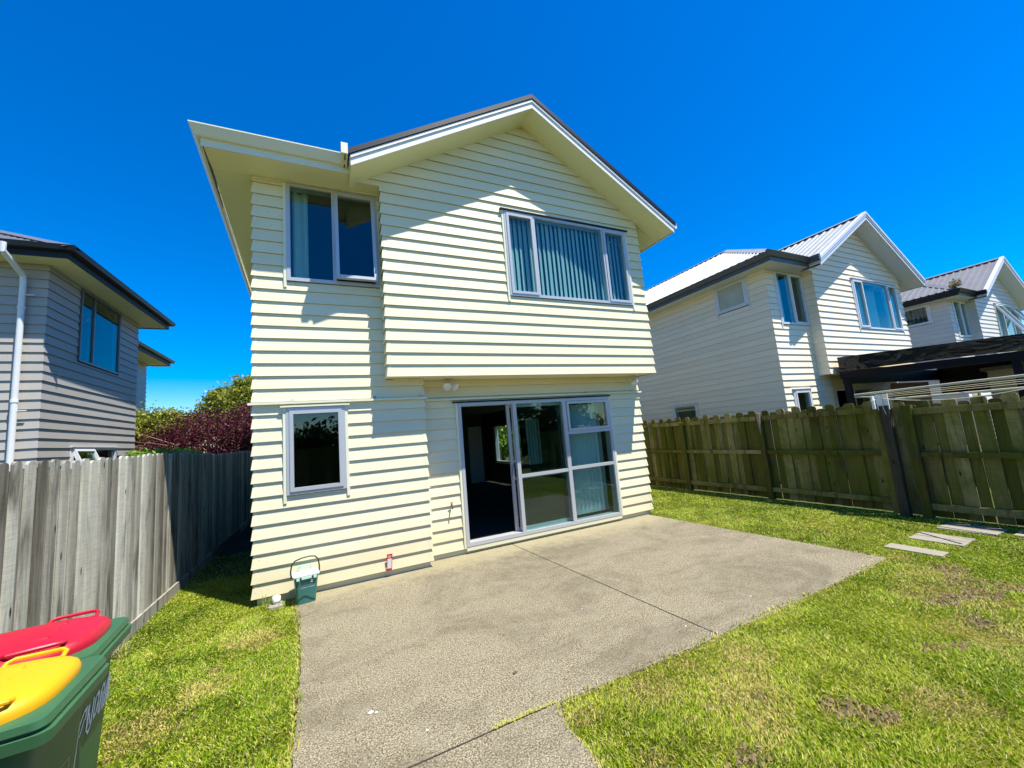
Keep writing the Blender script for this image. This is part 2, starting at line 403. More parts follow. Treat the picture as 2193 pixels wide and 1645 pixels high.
# ------------------------------------------------------------------ ribbed roof sheets
def ribsheet(mb, poly, zf, axis, sp=.2, h=.032):
    """poly: convex (x, y) outline; ribs run along `axis` (0 = x, 1 = y)"""
    t = 1-axis
    tmin = min(p[t] for p in poly); tmax = max(p[t] for p in poly)
    def span(tt):
        r = []
        for a, b in zip(poly, poly[1:]+poly[:1]):
            if abs(a[t]-b[t]) < 1e-9:
                if abs(a[t]-tt) < 1e-6: r += [a[axis], b[axis]]
                continue
            s = (tt-a[t])/(b[t]-a[t])
            if -1e-6 <= s <= 1+1e-6: r.append(a[axis]+(b[axis]-a[axis])*s)
        return (min(r), max(r)) if r else None
    ts = []
    x = tmin
    while x < tmax:
        for d, hh in ((0, 0), (sp*.55, 0), (sp*.66, h), (sp*.89, h)): ts.append((x+d, hh))
        x += sp
    ts = [q for q in ts if q[0] < tmax-1e-4]+[(tmax, 0)]
    crit = [(p[t], None) for p in poly if tmin+1e-4 < p[t] < tmax-1e-4]
    for c, _ in crit:
        for (a, ha), (b, hb) in zip(ts, ts[1:]):
            if a < c < b: ts.append((c, ha+(hb-ha)*(c-a)/(b-a))); break
        ts.sort()
    for (a, ha), (b, hb) in zip(ts, ts[1:]):
        sa, sb = span(a), span(b)
        if not sa or not sb: continue
        def P(tt, s, hh):
            xy = (s, tt) if axis == 0 else (tt, s); return (xy[0], xy[1], zf(*xy)+hh)
        mb.face([P(a, sa[0], ha), P(b, sb[0], hb), P(b, sb[1], hb), P(a, sa[1], ha)], .5)
def cap(mb, a, b, w=.13, drop=.05, lift=.045):
    """folded ridge or hip cap from a to b"""
    a = Vector(a); b = Vector(b); d = (b-a); h = Vector((d.y, -d.x, 0)).normalized()*w
    up = Vector((0, 0, lift)); dn = Vector((0, 0, lift-drop-.02))
    for s in (1, -1): mb.face([a+up, b+up, b+h*s+dn, a+h*s+dn], .5)

# ------------------------------------------------------------------ the two-storey house
YU = -.262; YD = .226; XR = 6.182; XB = 1.53; XL = 2.027; ZB = .08; ZU = 2.545; ZS = 5.225
def zg_l(x): return 6.98-.6*(3.875-x)
def zg_r(x): return 6.98-.6*(x-3.875)
DEPTH = 9.5
def house(loc, clad, trim, fasc, gut, roof, win, label, group, kind, skew=0.):
    h = empty('house', loc); tag(h, label, 'house', group)
    main = kind == 'main'
    X, Y, NX, NY = Vector((1, 0, 0)), Vector((0, 1, 0)), Vector((-1, 0, 0)), Vector((0, -1, 0))
    w = so = MB()
    W1 = (.366, 1.497, 3.85, 5.205); W2 = (.34, 1.0, 1.17, 2.214); DR = (2.583, 5.452, .102, 2.2)
    W3 = (3.392, 5.854, 3.79, 5.2)
    # ground floor and left front
    boards(w, (0, 0, 0), X, NY, ZB, ZU, 0, XL, (1, 1), [(W2[0]-.02, W2[1]+.02, W2[2]-.01, W2[3]+.01)], so)
    boards(w, (0, 0, 0), X, NY, ZU, ZS, 0, XB, (1, 0), [(W1[0]-.02, W1[1]+.03, W1[2]-.01, ZS)], so, ZB)
    boards(w, (XL, 0, 0), Y, X, ZB, ZU, 0, YD, (1, 0))
    boards(w, (0, YD, 0), X, NY, ZB, ZU, XL, XR, (0, 1), [(DR[0]-.02, DR[1]+.02, DR[2]-.05, DR[3]+.01)], so)
    sideh = [] if main else [(.46, 1.37, 4.47, 5.225), (2.45, 3.32, 1.2, 2.18)]
    boards(w, (0, 0, 0), Y, NX, ZB, ZS, 0, DEPTH, (1, 0), sideh)
    rh = [(5.2, 7.36, .72, 2.02)]
    boards(w, (XR, 0, 0), Y, X, ZB, ZU, YD, DEPTH, (1, 0), rh if main else [])
    boards(w, (XR, 0, 0), Y, X, ZU, 5.45, YD, DEPTH, (0, 0), [], None, ZB)
    w.face([(0, DEPTH, 0), (XR, DEPTH, 0), (XR, DEPTH, ZS), (0, DEPTH, ZS)]); w.face([(2, DEPTH, ZS), (XR, DEPTH, ZS), (3.9, DEPTH, 6.8)])
    w.build('wall', M[clad], h)
    # upper bay that hangs over the ground floor
    b = so = MB(); ZT = ZS+.003
    boards(b, (0, YU, 0), X, NY, ZU, ZT, XB, XR, (1, 1), [(W3[0]-.02, W3[1]+.02, W3[2]-.01, W3[3]+.01)], so, pitch=.163)
    boards(b, (0, YU, 0), X, NY, ZT, 6.86, lambda z: 3.875-(6.84-z)/.6, lambda z: min(XR, 3.875+(6.84-z)/.6), (0, 1), (), None, ZU, .163)
    boards(b, (XB, 0, 0), Y, NX, ZU, ZS+.3, YU, 0, (1, 0), pitch=.163)
    boards(b, (XR, 0, 0), Y, X, ZU, 5.45, YU, YD, (1, 0), pitch=.163)
    b.box(XB+.003, XR-.003, YU-.01, .0, ZU+.008, ZU+.024, .5); b.box(XB+.003, XR-.003, .0, YD+.01, ZU+.012, ZU+.026, .5)
    b.box(XL+.002, XR-.05, YD-.045, YD-.002, ZU-.018, ZU+.008, .5)
    b.box(XL-.4, XL-.0, -.05, -.002, ZU-.014, ZU+.004, .5)
    b.build('upper_bay', M[clad], h)
    # plinth
    f = MB(); f.box(.03, XL-.02, .03, .3, -.25, ZB+.03); f.box(XL-.05, XR-.02, YD+.022, YD+.2, -.25, ZB+.03); f.box(.03, .3, .3, DEPTH, -.25, ZB+.03)
    f.box(XR-.3, XR-.02, YD+.2, DEPTH, -.25, ZB+.03)
    f.build('plinth', M['cream_trim' if main else 'paver'], h)
    # soffits
    s = MB()
    s.box(-.42, 1.15, -.43, -.001, ZS+.001, ZS+.014, .5); s.box(1.15, XB, -.26, -.001, ZS+.002, ZS+.012, .5)
    s.face([(-.42, 0, ZS+.001), (.0, 0, ZS+.001), (.0, DEPTH, ZS+.001), (-.42-skew*DEPTH, DEPTH, ZS+.001)])
    y0 = -.665
    for (xa, xb, zf) in ((1.13, 3.875, zg_l), (3.875, 6.68, zg_r)):
        d = -.165
        s.face([(xa, y0, zf(xa)+d), (xb, y0, zf(xb)+d), (xb, YU+.02, zf(xb)+d), (xa, YU+.02, zf(xa)+d)])
    s.face([(XR-.02, YU+.02, zg_r(XR)-.165), (6.68, YU+.02, zg_r(6.68)-.165), (6.68, DEPTH, zg_r(6.68)-.165), (XR-.02, DEPTH, zg_r(XR)-.165)])
    s.face([(1.13, YU+.02, zg_l(1.13)-.165), (XB+.02, YU+.02, zg_l(XB)-.165), (XB+.02, -.2, zg_l(XB)-.165), (1.13, -.2, zg_l(1.13)-.165)])
    # closing board at the low ends of the rake
    s.box(1.12, 1.14, y0, -.42, ZS-.01, zg_l(1.13)-.03, .5)
    s.build('soffit', M['soffit' if main else trim], h)
    # cornice strip under the soffit on the left front
    c = MB(); c.box(0.0, W1[0]-.036, -.032, -.0185, ZS-.035, ZS); c.build('cornice_strip', M[trim], h)
    # fascia behind gutters + barge boards
    f = MB()
    f.box(-.44, 1.12, -.44, -.425, ZS-.012, 5.385, .5)
    f.face([(-.44, -.425, ZS-.012), (-.44-skew*DEPTH, DEPTH, ZS-.012), (-.44-skew*DEPTH, DEPTH, 5.385), (-.44, -.425, 5.385)])
    f.face([(-.425, -.425, ZS-.012), (-.425-skew*DEPTH, DEPTH, ZS-.012), (-.44-skew*DEPTH, DEPTH, ZS-.012), (-.44, -.425, ZS-.012)])
    f.build('fascia', M[fasc if main else gut], h)
    def rake(mb, ya, yb, d0, d1, xl=1.13, xr=6.70):
        for (xa, xb, zf) in ((xl, 3.875, zg_l), (3.875, xr, zg_r)):
            P = [(x, y, zf(x)+d) for d in (d0, d1) for y in (ya, yb) for x in (xa, xb)]
            for q in ((0, 2, 3, 1), (4, 5, 7, 6), (0, 1, 5, 4), (2, 6, 7, 3)) + (((0, 4, 6, 2),) if xa == xl else ((1, 3, 7, 5),)): mb.face([P[k] for k in q], .5)
    bb = MB(); rake(bb, -.685, -.664, -.17, -.075); rake(bb, -.70, -.664, -.073, -.03)
    xa = 6.695
    bb.face([(xa, -.68, zg_r(xa)-.17), (xa, DEPTH, zg_r(xa)-.17), (xa, DEPTH, zg_r(xa)-.03), (xa, -.68, zg_r(xa)-.03)])
    bb.face([(xa-.02, -.68, zg_r(xa)-.168), (xa-.02, DEPTH, zg_r(xa)-.168), (xa, DEPTH, zg_r(xa)-.17), (xa, -.68, zg_r(xa)-.17)])
    bb.build('barge_board', M['white_trim' if main else trim], h)
    cf = MB(); rake(cf, -.712, -.60, -.018, .055, 1.11, 6.74); cf.build('barge_flashing', M['charcoal' if main else fasc], h)
    # gutters: an open trough swept along the eave
    g = MB()
    prof = [(.0, -.02), (.0, .10), (-.004, .104), (-.012, .104), (-.018, .095), (-.014, .0), (-.014, -.005), (.09, -.012)]
    def gutter(path, outs):
        rings = []
        for p, o in zip(path, outs):
            rings.append([(p[0]-o[0]*(q[0]+.0), p[1]-o[1]*(q[0]+.0), p[2]+q[1]) for q in [(.0, .105), (.0, .118), (.010, .118), (.012, .102), (.064, .01), (.10, .01), (.10, .0), (.058, .0)]])
        for a, b_ in zip(rings, rings[1:]):
            for k in range(len(a)): g.face([a[k], a[(k+1) % len(a)], b_[(k+1) % len(a)], b_[k]], .5)
        for r_ in (rings[0][::-1], rings[-1]):
            g.face(r_, .5)
    zt = 5.31
    gutter([(-.535-skew*DEPTH, DEPTH, zt), (-.535, -.535, zt), (1.02, -.535, zt)], [(-1, 0), (-1, -1), (0, -1)])
    g.box(1.022, 1.034, -.72, -.43, zt-.02, zt+.122, .5); g.box(1.034, 1.10, -.72, -.708, zt-.02, zt+.122, .5)
    g.box(1.034, 1.10, -.708, -.44, zt-.02, zt-.008, .5)
    g.build('gutter', M['cream_trim' if main else gut], h)
    if main:
        e = MB(); e.box(6.705, 6.755, -.705, -.66, zg_r(6.73)-.075, zg_r(6.73)+.03); e.box(6.705, 6.755, -.66, DEPTH, zg_r(6.73)-.075, zg_r(6.73)-.0)
        e.build('gutter', M['white_trim'], h)
    # roof
    r = MB()
    zA = lambda x, y: 5.41+.6*(x+.5); zBf = lambda x, y: 5.41+.6*(y+.5); zC = lambda x, y: 7.21-.45*(x-2.5)
    ribsheet(r, [(-.47, -.47), (2.5, 2.5), (2.5, DEPTH), (-.47, DEPTH)], zA, 0)
    ribsheet(r, [(-.47, -.47), (1.04, -.47), (1.06, -.2), (6.1, -.2), (2.5, 2.5)], zBf, 1)
    ribsheet(r, [(2.5, 2.5), (6.1, -.2), (6.7, -.2), (6.7, DEPTH), (2.5, DEPTH)], zC, 0)
    ribsheet(r, [(1.06, -.70), (3.875, -.70), (3.875, 3.2), (1.06, .6)], lambda x, y: zg_l(x)-.012, 0)
    ribsheet(r, [(3.875, -.70), (6.73, -.70), (6.73, 2.2), (3.875, 3.2)], lambda x, y: zg_r(x)-.012, 0)
    ro = r.build('roof', M[roof], h)
    c = MB(); cap(c, (3.875, -.71, 6.985), (3.875, 2.3, 6.985)); cap(c, (-.38, -.38, 5.48), (2.5, 2.5, 7.22)); cap(c, (2.5, 2.5, 7.22), (2.5, DEPTH, 7.22))
    c.build('ridge_cap', M[roof], ro)
    # rooms behind the glass
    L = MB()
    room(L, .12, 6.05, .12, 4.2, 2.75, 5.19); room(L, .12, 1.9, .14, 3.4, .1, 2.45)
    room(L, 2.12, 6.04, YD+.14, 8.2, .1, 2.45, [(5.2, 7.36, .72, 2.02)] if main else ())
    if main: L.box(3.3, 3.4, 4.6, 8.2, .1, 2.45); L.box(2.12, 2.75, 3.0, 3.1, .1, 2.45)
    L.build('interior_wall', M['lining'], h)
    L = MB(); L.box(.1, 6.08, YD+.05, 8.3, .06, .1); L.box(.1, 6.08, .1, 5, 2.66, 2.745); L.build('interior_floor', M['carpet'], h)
    # windows
    F0 = Frame((0, 0, 0), (1, 0, 0), (0, -1, 0)); FU = Frame((0, YU, 0), (1, 0, 0), (0, -1, 0)); FD = Frame((0, YD, 0), (1, 0, 0), (0, -1, 0))
    FS = Frame((0, 0, 0), (0, 1, 0), (-1, 0, 0))
    if main:
        window(h, F0, *W1[:2], *W1[2:], [(0, .5, 0, 1, 'fix', 0), (.5, 1, 0, 1, 'sash', 5.5)], win, trim, drape=[('curtain', .05, .22, .16)])
        window(h, F0, *W2[:2], *W2[2:], [(0, 1, 0, 1, 'sash', 0)], win, trim)
        window(h, FU, *W3[:2], *W3[2:], [(0, .21, 0, 1, 'sash', 0), (.21, .79, 0, 1, 'fix', 0), (.79, 1, 0, 1, 'sash', 0)], win, trim, drape=[('slats', .0, 1., .13)], sill='dark')
    elif kind == 'second':
        window(h, F0, *W1[:2], *W1[2:], [(0, .5, 0, 1, 'fix', 0), (.5, 1, 0, 1, 'sash', 0)], win, trim, drape=[('curtain', .22, .36, .16)])
        window(h, F0, *W2[:2], *W2[2:], [(0, 1, 0, 1, 'sash', 0)], win, trim)
        window(h, FU, *W3[:2], *W3[2:], [(0, .21, 0, 1, 'sash', 0), (.21, .79, 0, 1, 'fix', 0), (.79, 1, 0, 1, 'sash', 0)], win, trim, drape=[('curtain', .0, .9, .4)])
    else:
        window(h, F0, *W1[:2], *W1[2:], [(0, .5, 0, 1, 'fix', 0), (.5, 1, 0, 1, 'sash', 0)], win, trim)
        window(h, F0, *W2[:2], *W2[2:], [(0, 1, 0, 1, 'sash', 0)], win, trim)
        window(h, FU, *W3[:2], *W3[2:], [(0, .3, 0, 1, 'sash', 24), (.3, .7, 0, 1, 'fix', 0), (.7, 1, 0, 1, 'sash', 24)], win, trim, drape=[('curtain', .3, .7, .3)])
    if not main:
        window(h, FS, .48, 1.35, 4.49, 5.21, [(0, 1, 0, 1, 'sash', 0)], win, trim, gl='frosted' if kind == 'second' else 'glass_dim', drape=None if kind == 'second' else [('curtain', .0, 1., .12)])
        window(h, FS, 2.47, 3.3, 1.22, 2.16, [(0, 1, 0, 1, 'fix', 0)], win, trim)
    # sliding door
    f = MB(); d0, d1, dz0, dz1 = DR
    ring(f, FD, d0, d1, dz0, dz1, .05, -.12, .036)
    f.box(3.50, 3.56, -.05, .034, dz0+.05, dz1-.05, .5, FD.M); f.box(4.44, 4.51, -.10, .034, dz0+.05, dz1-.05, .5, FD.M)
    f.box(3.56, 4.44, -.02, .03, .97, 1.02, .5, FD.M)
    for z in (.985, 1.58): f.box(4.51, d1-.05, -.04, .032, z, z+.05, .5, FD.M)
    sd = f.build('sliding_door', M[win], h)
    f = MB(); ring(f, FD, 4.52, d1-.055, 1.635, dz1-.055, .042, -.01, .046)
    f.build('sash', M[win], sd)
    # the open leaf stands behind the fixed pane
    f = MB(); op = 3.43
    ring(f, FD, op, op+1.06, dz0+.05, dz1-.05, .05, -.105, -.065); f.box(op+.05, op+1.01, -.10, -.07, .94, .975, .5, FD.M)
    lf = f.build('sliding_leaf', M[win], sd)
    f = MB(); f.box(op+.01, op+.04, -.064, -.03, .96, 1.16, .5, FD.M); f.build('handle', M['metal_grey'], sd)
    for (a, b_, c, d, n) in ((3.56, 4.44, 1.02, dz1-.05, 0), (3.56, 4.44, dz0+.05, .97, 0), (4.555, d1-.09, 1.67, dz1-.09, .01), (4.51, d1-.05, 1.035, 1.58, 0), (4.51, d1-.05, dz0+.05, .985, 0),
                             (op+.05, op+1.01, .975, dz1-.1, -.085), (op+.05, op+1.01, dz0+.1, .94, -.085)):
        p = MB(); p.box(a, b_, n, n+.006, c, d, .5, FD.M); p.build('pane', M['glass'], sd)
    f = MB(); f.box(d0-.075, d1+.02, -.01, .06, dz1+.004, dz1+.022, .5, FD.M); f.build('head_flashing', M['charcoal' if main else trim], sd)
    for (fa, fb, fc, fd) in ((d0-.036, d0-.001, dz0-.02, dz1+.004), (d1+.001, d1+.036, dz0-.02, dz1+.004)):
        f = MB(); f.box(fa, fb, -.01, .03, fc, fd, .5, FD.M); f.build('facing_strip', M[trim], sd)
    f = MB(); f.box(d0-.0, d1+.0, -.03, .03, dz0-.06, dz0-.002, .5, FD.M); f.build('sill', M[trim], sd)
    # drapes in the door
    def slats(x0, x1, dd, z0_, z1_, name, mat, sp=.088, ang=38):
        d = MB(); x = x0
        while x < x1:
            an = R_(ang+random.uniform(-6, 6)); hw = .045
            a = (x-hw*math.cos(an), -dd-hw*math.sin(an)); c = (x+hw*math.cos(an), -dd+hw*math.sin(an))
            P = [FD.M @ Vector(q) for q in ((*a, z0_), (*c, z0_), (*c, z1_), (*a, z1_))]; d.face(P); x += sp
        d.build(name, M[mat], sd)
    slats(4.62, 5.3, .22, .18, 2.1, 'vertical_blind', 'blind')
    cu = MB(); pts = [(5.05+.42*i/40, -.33+.03*math.sin(i*.9)) for i in range(41)]
    for q0, q1 in zip(pts, pts[1:]): cu.face([FD.M @ Vector((*q0, .16)), FD.M @ Vector((*q1, .16)), FD.M @ Vector((*q1, 2.1)), FD.M @ Vector((*q0, 2.1))], .5)
    cu.build('curtain', M['curtain'], sd)
    if main:
        FRt = Frame((XR, 0, 0), (0, 1, 0), (1, 0, 0))
        window(h, FRt, 5.22, 7.34, .74, 2.0, [(0, .5, 0, 1, 'fix', 0), (.5, 1, 0, 1, 'fix', 0)], win, trim)
        slats(4.36, 4.66, 4.7, .42, 1.95, 'vertical_blind', 'curtain', .05, 20)
        slats(4.31, 4.62, 1.1, 1.05, 1.93, 'vertical_blind', 'blind', .062, -30)
    # flashing between the storeys
    if main:
        f = MB()
        f.box(-.05, XL+.05, -.055, -.014, 2.278, 2.290, .5); f.box(-.05, XL+.05, -.055, -.047, 2.262, 2.278, .5)
        f.box(XL+.055, XR+.05, YD-.055, YD-.014, 2.262, 2.274, .5); f.box(XL+.055, XR+.05, YD-.055, YD-.047, 2.246, 2.262, .5)
        fl = f.build('storey_flashing', M['cream_trim'], h)
        for (x, y) in ((.41, 0), (1.37, 0), (1.98, 0), (3.28, YD), (4.95, YD), (6.12, YD)):
            z = 2.29 if y == 0 else 2.274
            k = MB(); k.tube([(x-.012, y-.045, z), (x-.012, y-.045, z+.035), (x+.012, y-.045, z+.035), (x+.012, y-.045, z)], .004, 6); k.box(x-.015, x+.015, y-.05, y-.02, z+.001, z+.008)
            k.build('line_hook', M['metal_grey' if x != 1.37 else 'black_rubber'], fl)
    return h

LH = 'two-storey weatherboard houses with an overhanging gabled bay'
main_house = house((0, 0, 0), 'cream', 'cream_trim', 'cream_trim', 'cream', 'roof_dark', 'alu',
    'cream two-storey weatherboard house with open sliding door onto the patio', LH, 'main', skew=.05)
house((10.58, .1, -.067), 'white_clad', 'alu_white', 'alu_white', 'gutter_grey', 'roof_light', 'alu_white',
    'white weatherboard house with pale grey ribbed roof behind the mossy fence', LH, 'second')
house((21.13, .11, -.067), 'grey_clad', 'alu_white', 'alu_white', 'charcoal', 'roof_mid', 'alu_white',
    'farthest weatherboard house, with darker grey roof and open bay window at the right edge', LH, 'third')

# ------------------------------------------------------------------ left neighbour
def left_house():
    x0, y0, y1 = -3.72, 4.11, 7.85; h = empty('house', (x0, y0, 0)); tag(h, 'taupe weatherboard house with dark gutter and white downpipe beyond the grey fence', 'house')
    W = MB(); Zs = 5.42
    holes = [(1.0, 2.72, 3.83, 5.38), (.95, 2.74, .9, 2.14)]
    boards(W, (0, 0, 0), (0, 1, 0), (1, 0, 0), .1, Zs, 0, y1-y0, (1, 1), holes, pitch=.168)
    boards(W, (0, 0, 0), (1, 0, 0), (0, -1, 0), .1, Zs, -6, 0, (0, 1), pitch=.168)
    boards(W, (0, y1-y0, 0), (1, 0, 0), (0, 1, 0), .1, Zs, -6, 0, (0, 1), pitch=.168)
    boards(W, (-1.6, 0, 0), (0, 1, 0), (1, 0, 0), .1, Zs, y1-y0, 9.3, (0, 1), pitch=.168)
    W.build('wall', M['taupe_clad'], h)
    L = MB(); room(L, -4, -.12, .12, 3.6, 2.9, 5.4); 
    L = MB(); L.box(-3, -.12, .15, .2, .2, 5.4); L.box(-3, -.12, 3.4, 3.5, .2, 5.4); L.box(-3, -2.9, .2, 3.4, .2, 5.4); L.box(-3, -.12, .2, 3.4, 2.6, 2.8)
    L.build('interior_wall', M['lining'], h)
    e = .44; k = .02
    s = MB(); s.face([(-6, -e+.02, Zs), (e-.02, -e+.02, Zs), (e-.02, 0, Zs), (-6, 0, Zs)]); s.face([(0, 0, Zs), (e-.02, 0, Zs), (e-.02+k*4, y1-y0+e, Zs), (0, y1-y0+e, Zs)])
    s.face([(-6, y1-y0, Zs), (0, y1-y0, Zs), (0, y1-y0+e, Zs), (-6, y1-y0+e, Zs)]); s.box(-1.6, -.98, 4.4, 9.8, Zs-.0, Zs+.01)
    s.build('soffit', M['soffit'], h)
    g = MB(); zt = Zs
    def prism(a, b, na, nb):
        a = Vector(a); b = Vector(b); na = Vector(na); nb = Vector(nb); Z = Vector((0, 0, 1))
        pr = [(0, -.02), (0, .08), (.10, .10), (.12, .19), (.11, .19), (.09, .11), (-.02, .16), (-.02, -.02)]
        g.loft([[a+na*q[0]+Z*q[1] for q in pr], [b+nb*q[0]+Z*q[1] for q in pr]])
    y2 = y1-y0+e
    prism((-6, -e, zt), (e, -e, zt), (0, -1, 0), (1, -1, 0)); prism((e, -e, zt), (e+k*4, y2, zt), (1, -1, 0), (1, 1, 0)); prism((e+k*4, y2, zt), (-6, y2, zt), (1, 1, 0), (0, 1, 0))
    prism((-.98, 4.6, zt), (-.98, 9.6, zt), (1, -1, 0), (1, 1, 0)); prism((-.98, 9.6, zt), (-6, 9.6, zt), (1, 1, 0), (0, 1, 0))
    g.build('gutter', M['charcoal'], h)
    r = MB(); E = e+.08
    ribsheet(r, [(-6, -E), (E, -E), (-1.9, y2/2), (-6, y2/2)], lambda x, y: Zs+.14+.5*(y+E), 1)
    ribsheet(r, [(E, -E), (E+.1, y2), (-1.9, y2/2)], lambda x, y: Zs+.14+.5*(E-x), 0)
    ribsheet(r, [(E, y2), (-6, y2), (-6, y2/2), (-1.9, y2/2)], lambda x, y: Zs+.14+.5*(y2-y), 1)
    ro = r.build('roof', M['roof_dark'], h)
    c = MB(); cap(c, (E, -E, Zs+.16), (-1.9, y2/2, Zs+1.5)); c.build('ridge_cap', M['roof_dark'], ro)
    F = Frame((0, 0, 0), (0, 1, 0), (1, 0, 0))
    window(h, F, 1.02, 2.70, 3.85, 5.37, [(0, .3, 0, 1, 'fix', 0), (.3, 1, 0, 1, 'fix', 0)], 'alu_dark', None)
    window(h, F, .97, 2.72, .92, 2.12, [(0, .45, 0, 1, 'sash', 22), (.45, 1, 0, 1, 'fix', 0)], 'alu_white', 'alu_white')
    p = MB(); q = [(-.27, -.62, 5.52), (-.27, -.62, 5.38), (-.27, -.12, 5.16), (-.27, -.09, 5.06), (-.27, -.09, .1)]
    p.tube(q, .042, 14, .5); 
    for z in (4.55, 2.9): p.tube([(-.27, -.09, z), (-.27, -.09, z+.05)], .05, 14, .5)
    dp = p.build('downpipe', M['pvc'], h, smooth=True)
    b = MB()
    for z in (4.8, 2.75): b.box(-.225, -.12, -.10, -.08, z, z+.015)
    b.build('bracket', M['pvc'], dp)
left_house()

# ------------------------------------------------------------------ fences
def dogear(mb, y, w, x, t, z0, z1, r, ax='y'):
    c = w*.28
    prof = [(-w/2, z0), (w/2, z0), (w/2, z1-c*.9), (w/2-c*.35, z1-c*.25), (w/2-c, z1), (-w/2+c, z1), (-w/2+c*.35, z1-c*.25), (-w/2, z1-c*.9)]
    if ax == 'y': A = [(x, y+a, z) for a, z in prof]; B = [(x+t, y+a, z) for a, z in prof]
    else: A = [(y+a, x, z) for a, z in prof]; B = [(y+a, x+t, z) for a, z in prof]
    mb.loft([A, B], r)
def fence_left():
    f = empty('paling_fence', (-1.05, 0, 0)); tag(f, 'weathered grey paling fence along the left side of the lawn', 'fence')
    p = MB(); y = -9.
    i = 0
    while y < 9.1:
        w = .086+random.uniform(-.012, .012); zt = 1.76+.02*math.sin(y*1.3)+random.uniform(-.012, .012)+(-.05 if y < -.9 else 0)*0
        if i % 2: dogear(p, y, w, -.012, .018, .1, zt+.02, random.random())
        else: dogear(p, y, w+.02, -.034, .018, .1, zt-.035 if y < -.6 else zt-.01, random.random())
        y += .066+random.uniform(-.006, .008); i += 1
    p.build('palings', M['fence_grey'], f)
    for z in (.35, 1.0, 1.55):
        r = MB(); r.box(-.085, -.036, -9, 9.1, z, z+.09); r.build('rail', M['fence_grey'], f)
    k = MB(); y = -9.
    while y < 9: k.box(.008, .03, y+.004, min(y+2.4, 9.1), -.12, .115); y += 2.4
    k.build('kickboard', M['fence_grey'], f)
fence_left()
def fence_end():
    f = empty('side_gate', (-.5, 8.95, 0)); tag(f, 'dark timber gate closing the shaded passage between house and grey fence', 'gate')
    p = MB(); x = -.52
    while x < .55: p.box(x, x+.105, 0, .02, .02, 1.62+random.uniform(-.01, .01)); x += .112
    p.build('boards', M['fence_dark'], f)
    for z in (.25, 1.4):
        r = MB(); r.box(-.54, .56, -.05, -.002, z, z+.09); r.build('rail', M['fence_dark'], f)
fence_end()
def fence_right():
    X0 = 8.62
    def panel(f, ya, yb, zt, dx=0., name='palings'):
        p = MB(); y = ya+.05; i = 0
        while y < yb:
            w = .148+random.uniform(-.01, .01)
            if i % 2: dogear(p, y, w, .030+dx, .017, -.0, zt+.115+random.uniform(-.012, .012), random.random())
            else: dogear(p, y, w-.012, .052+dx, .017, -.0, zt+.055+random.uniform(-.01, .01), random.random())
            y += .134+(.012 if random.random() < .3 else 0); i += 1
        p.build(name, M['fence_moss'], f)
    f = empty('paling_fence', (X0, 0, 0)); tag(f, 'mossy green paling fence behind the lawn, far stretch ending beside the clothesline', 'fence', 'mossy fence stretches')
    ps = [-2.37, -.47, 1.45, 3.4, 5.3, 7.2, 9.2]
    panel(f, ps[0]-.05, 9.2, 1.60)
    for z, hh in ((1.515, .09), (.86, .075), (.13, .085)):
        for a, b in zip(ps, ps[1:]):
            r = MB(); r.box(-.03, .028, a+.056, b-.056, z+random.uniform(-.008, .008), z+hh); r.build('rail', M['fence_moss'], f)
    for i, y in enumerate(ps):
        q = MB(); q.box(-.055, .045, y-.052, y+.052, -.2, 1.59 if i != 1 else 1.66); q.build('post', M['fence_moss'], f, bevel=.006)
    q = MB(); q.loft([[(-.058, -.53, 1.66), (-.058, -.47, 1.665), (-.058, -.49, 1.25)], [(-.09, -.52, 1.66), (-.085, -.45, 1.67), (-.07, -.485, 1.25)]]); q.build('split_splinter', M['twig'], f)
    g = empty('paling_fence', (X0-.05, -2.6, 0)); tag(g, 'mossy green paling fence stretch nearest the camera, running off the right edge', 'fence', 'mossy fence stretches')
    ps = [-.12, -2.1, -4.2, -6.4]
    p = MB(); y = .12; i = 0
    while y > -6.4:
        w = .142+random.uniform(-.01, .01)
        if i % 2: dogear(p, y, w, .030, .017, .0, 1.66+random.uniform(-.012, .012), random.random())
        else: dogear(p, y, w-.03, .052, .017, .0, 1.60+random.uniform(-.01, .01), random.random())
        y -= .134+(.012 if random.random() < .35 else 0); i += 1
    p.build('palings', M['fence_moss'], g)
    for z, hh in ((1.46, .09), (.84, .075), (.10, .09)):
        for b, a in zip(ps, ps[1:]):
            r = MB(); r.box(-.03, .028, a+.056, b-.056, z, z+hh); r.build('rail', M['fence_moss'], g)
    for i, y in enumerate(ps):
        q = MB(); q.box(-.06, .03, y-.055, y+.055, -.2, 1.60); q.build('post', M['fence_moss'], g, bevel=.006)
fence_right()
def fence_rear():
    f = empty('paling_fence', (0, -10.5, 0)); tag(f, 'timber paling fence across the back of the yard, seen only mirrored in the door glass', 'fence')
    p = MB(); x = -1.0
    while x < 8.7: p.box(x, x+.14, 0, .02, 0, 1.75+random.uniform(-.02, .02)); x += .145
    p.build('palings', M['fence_moss'], f)
fence_rear()

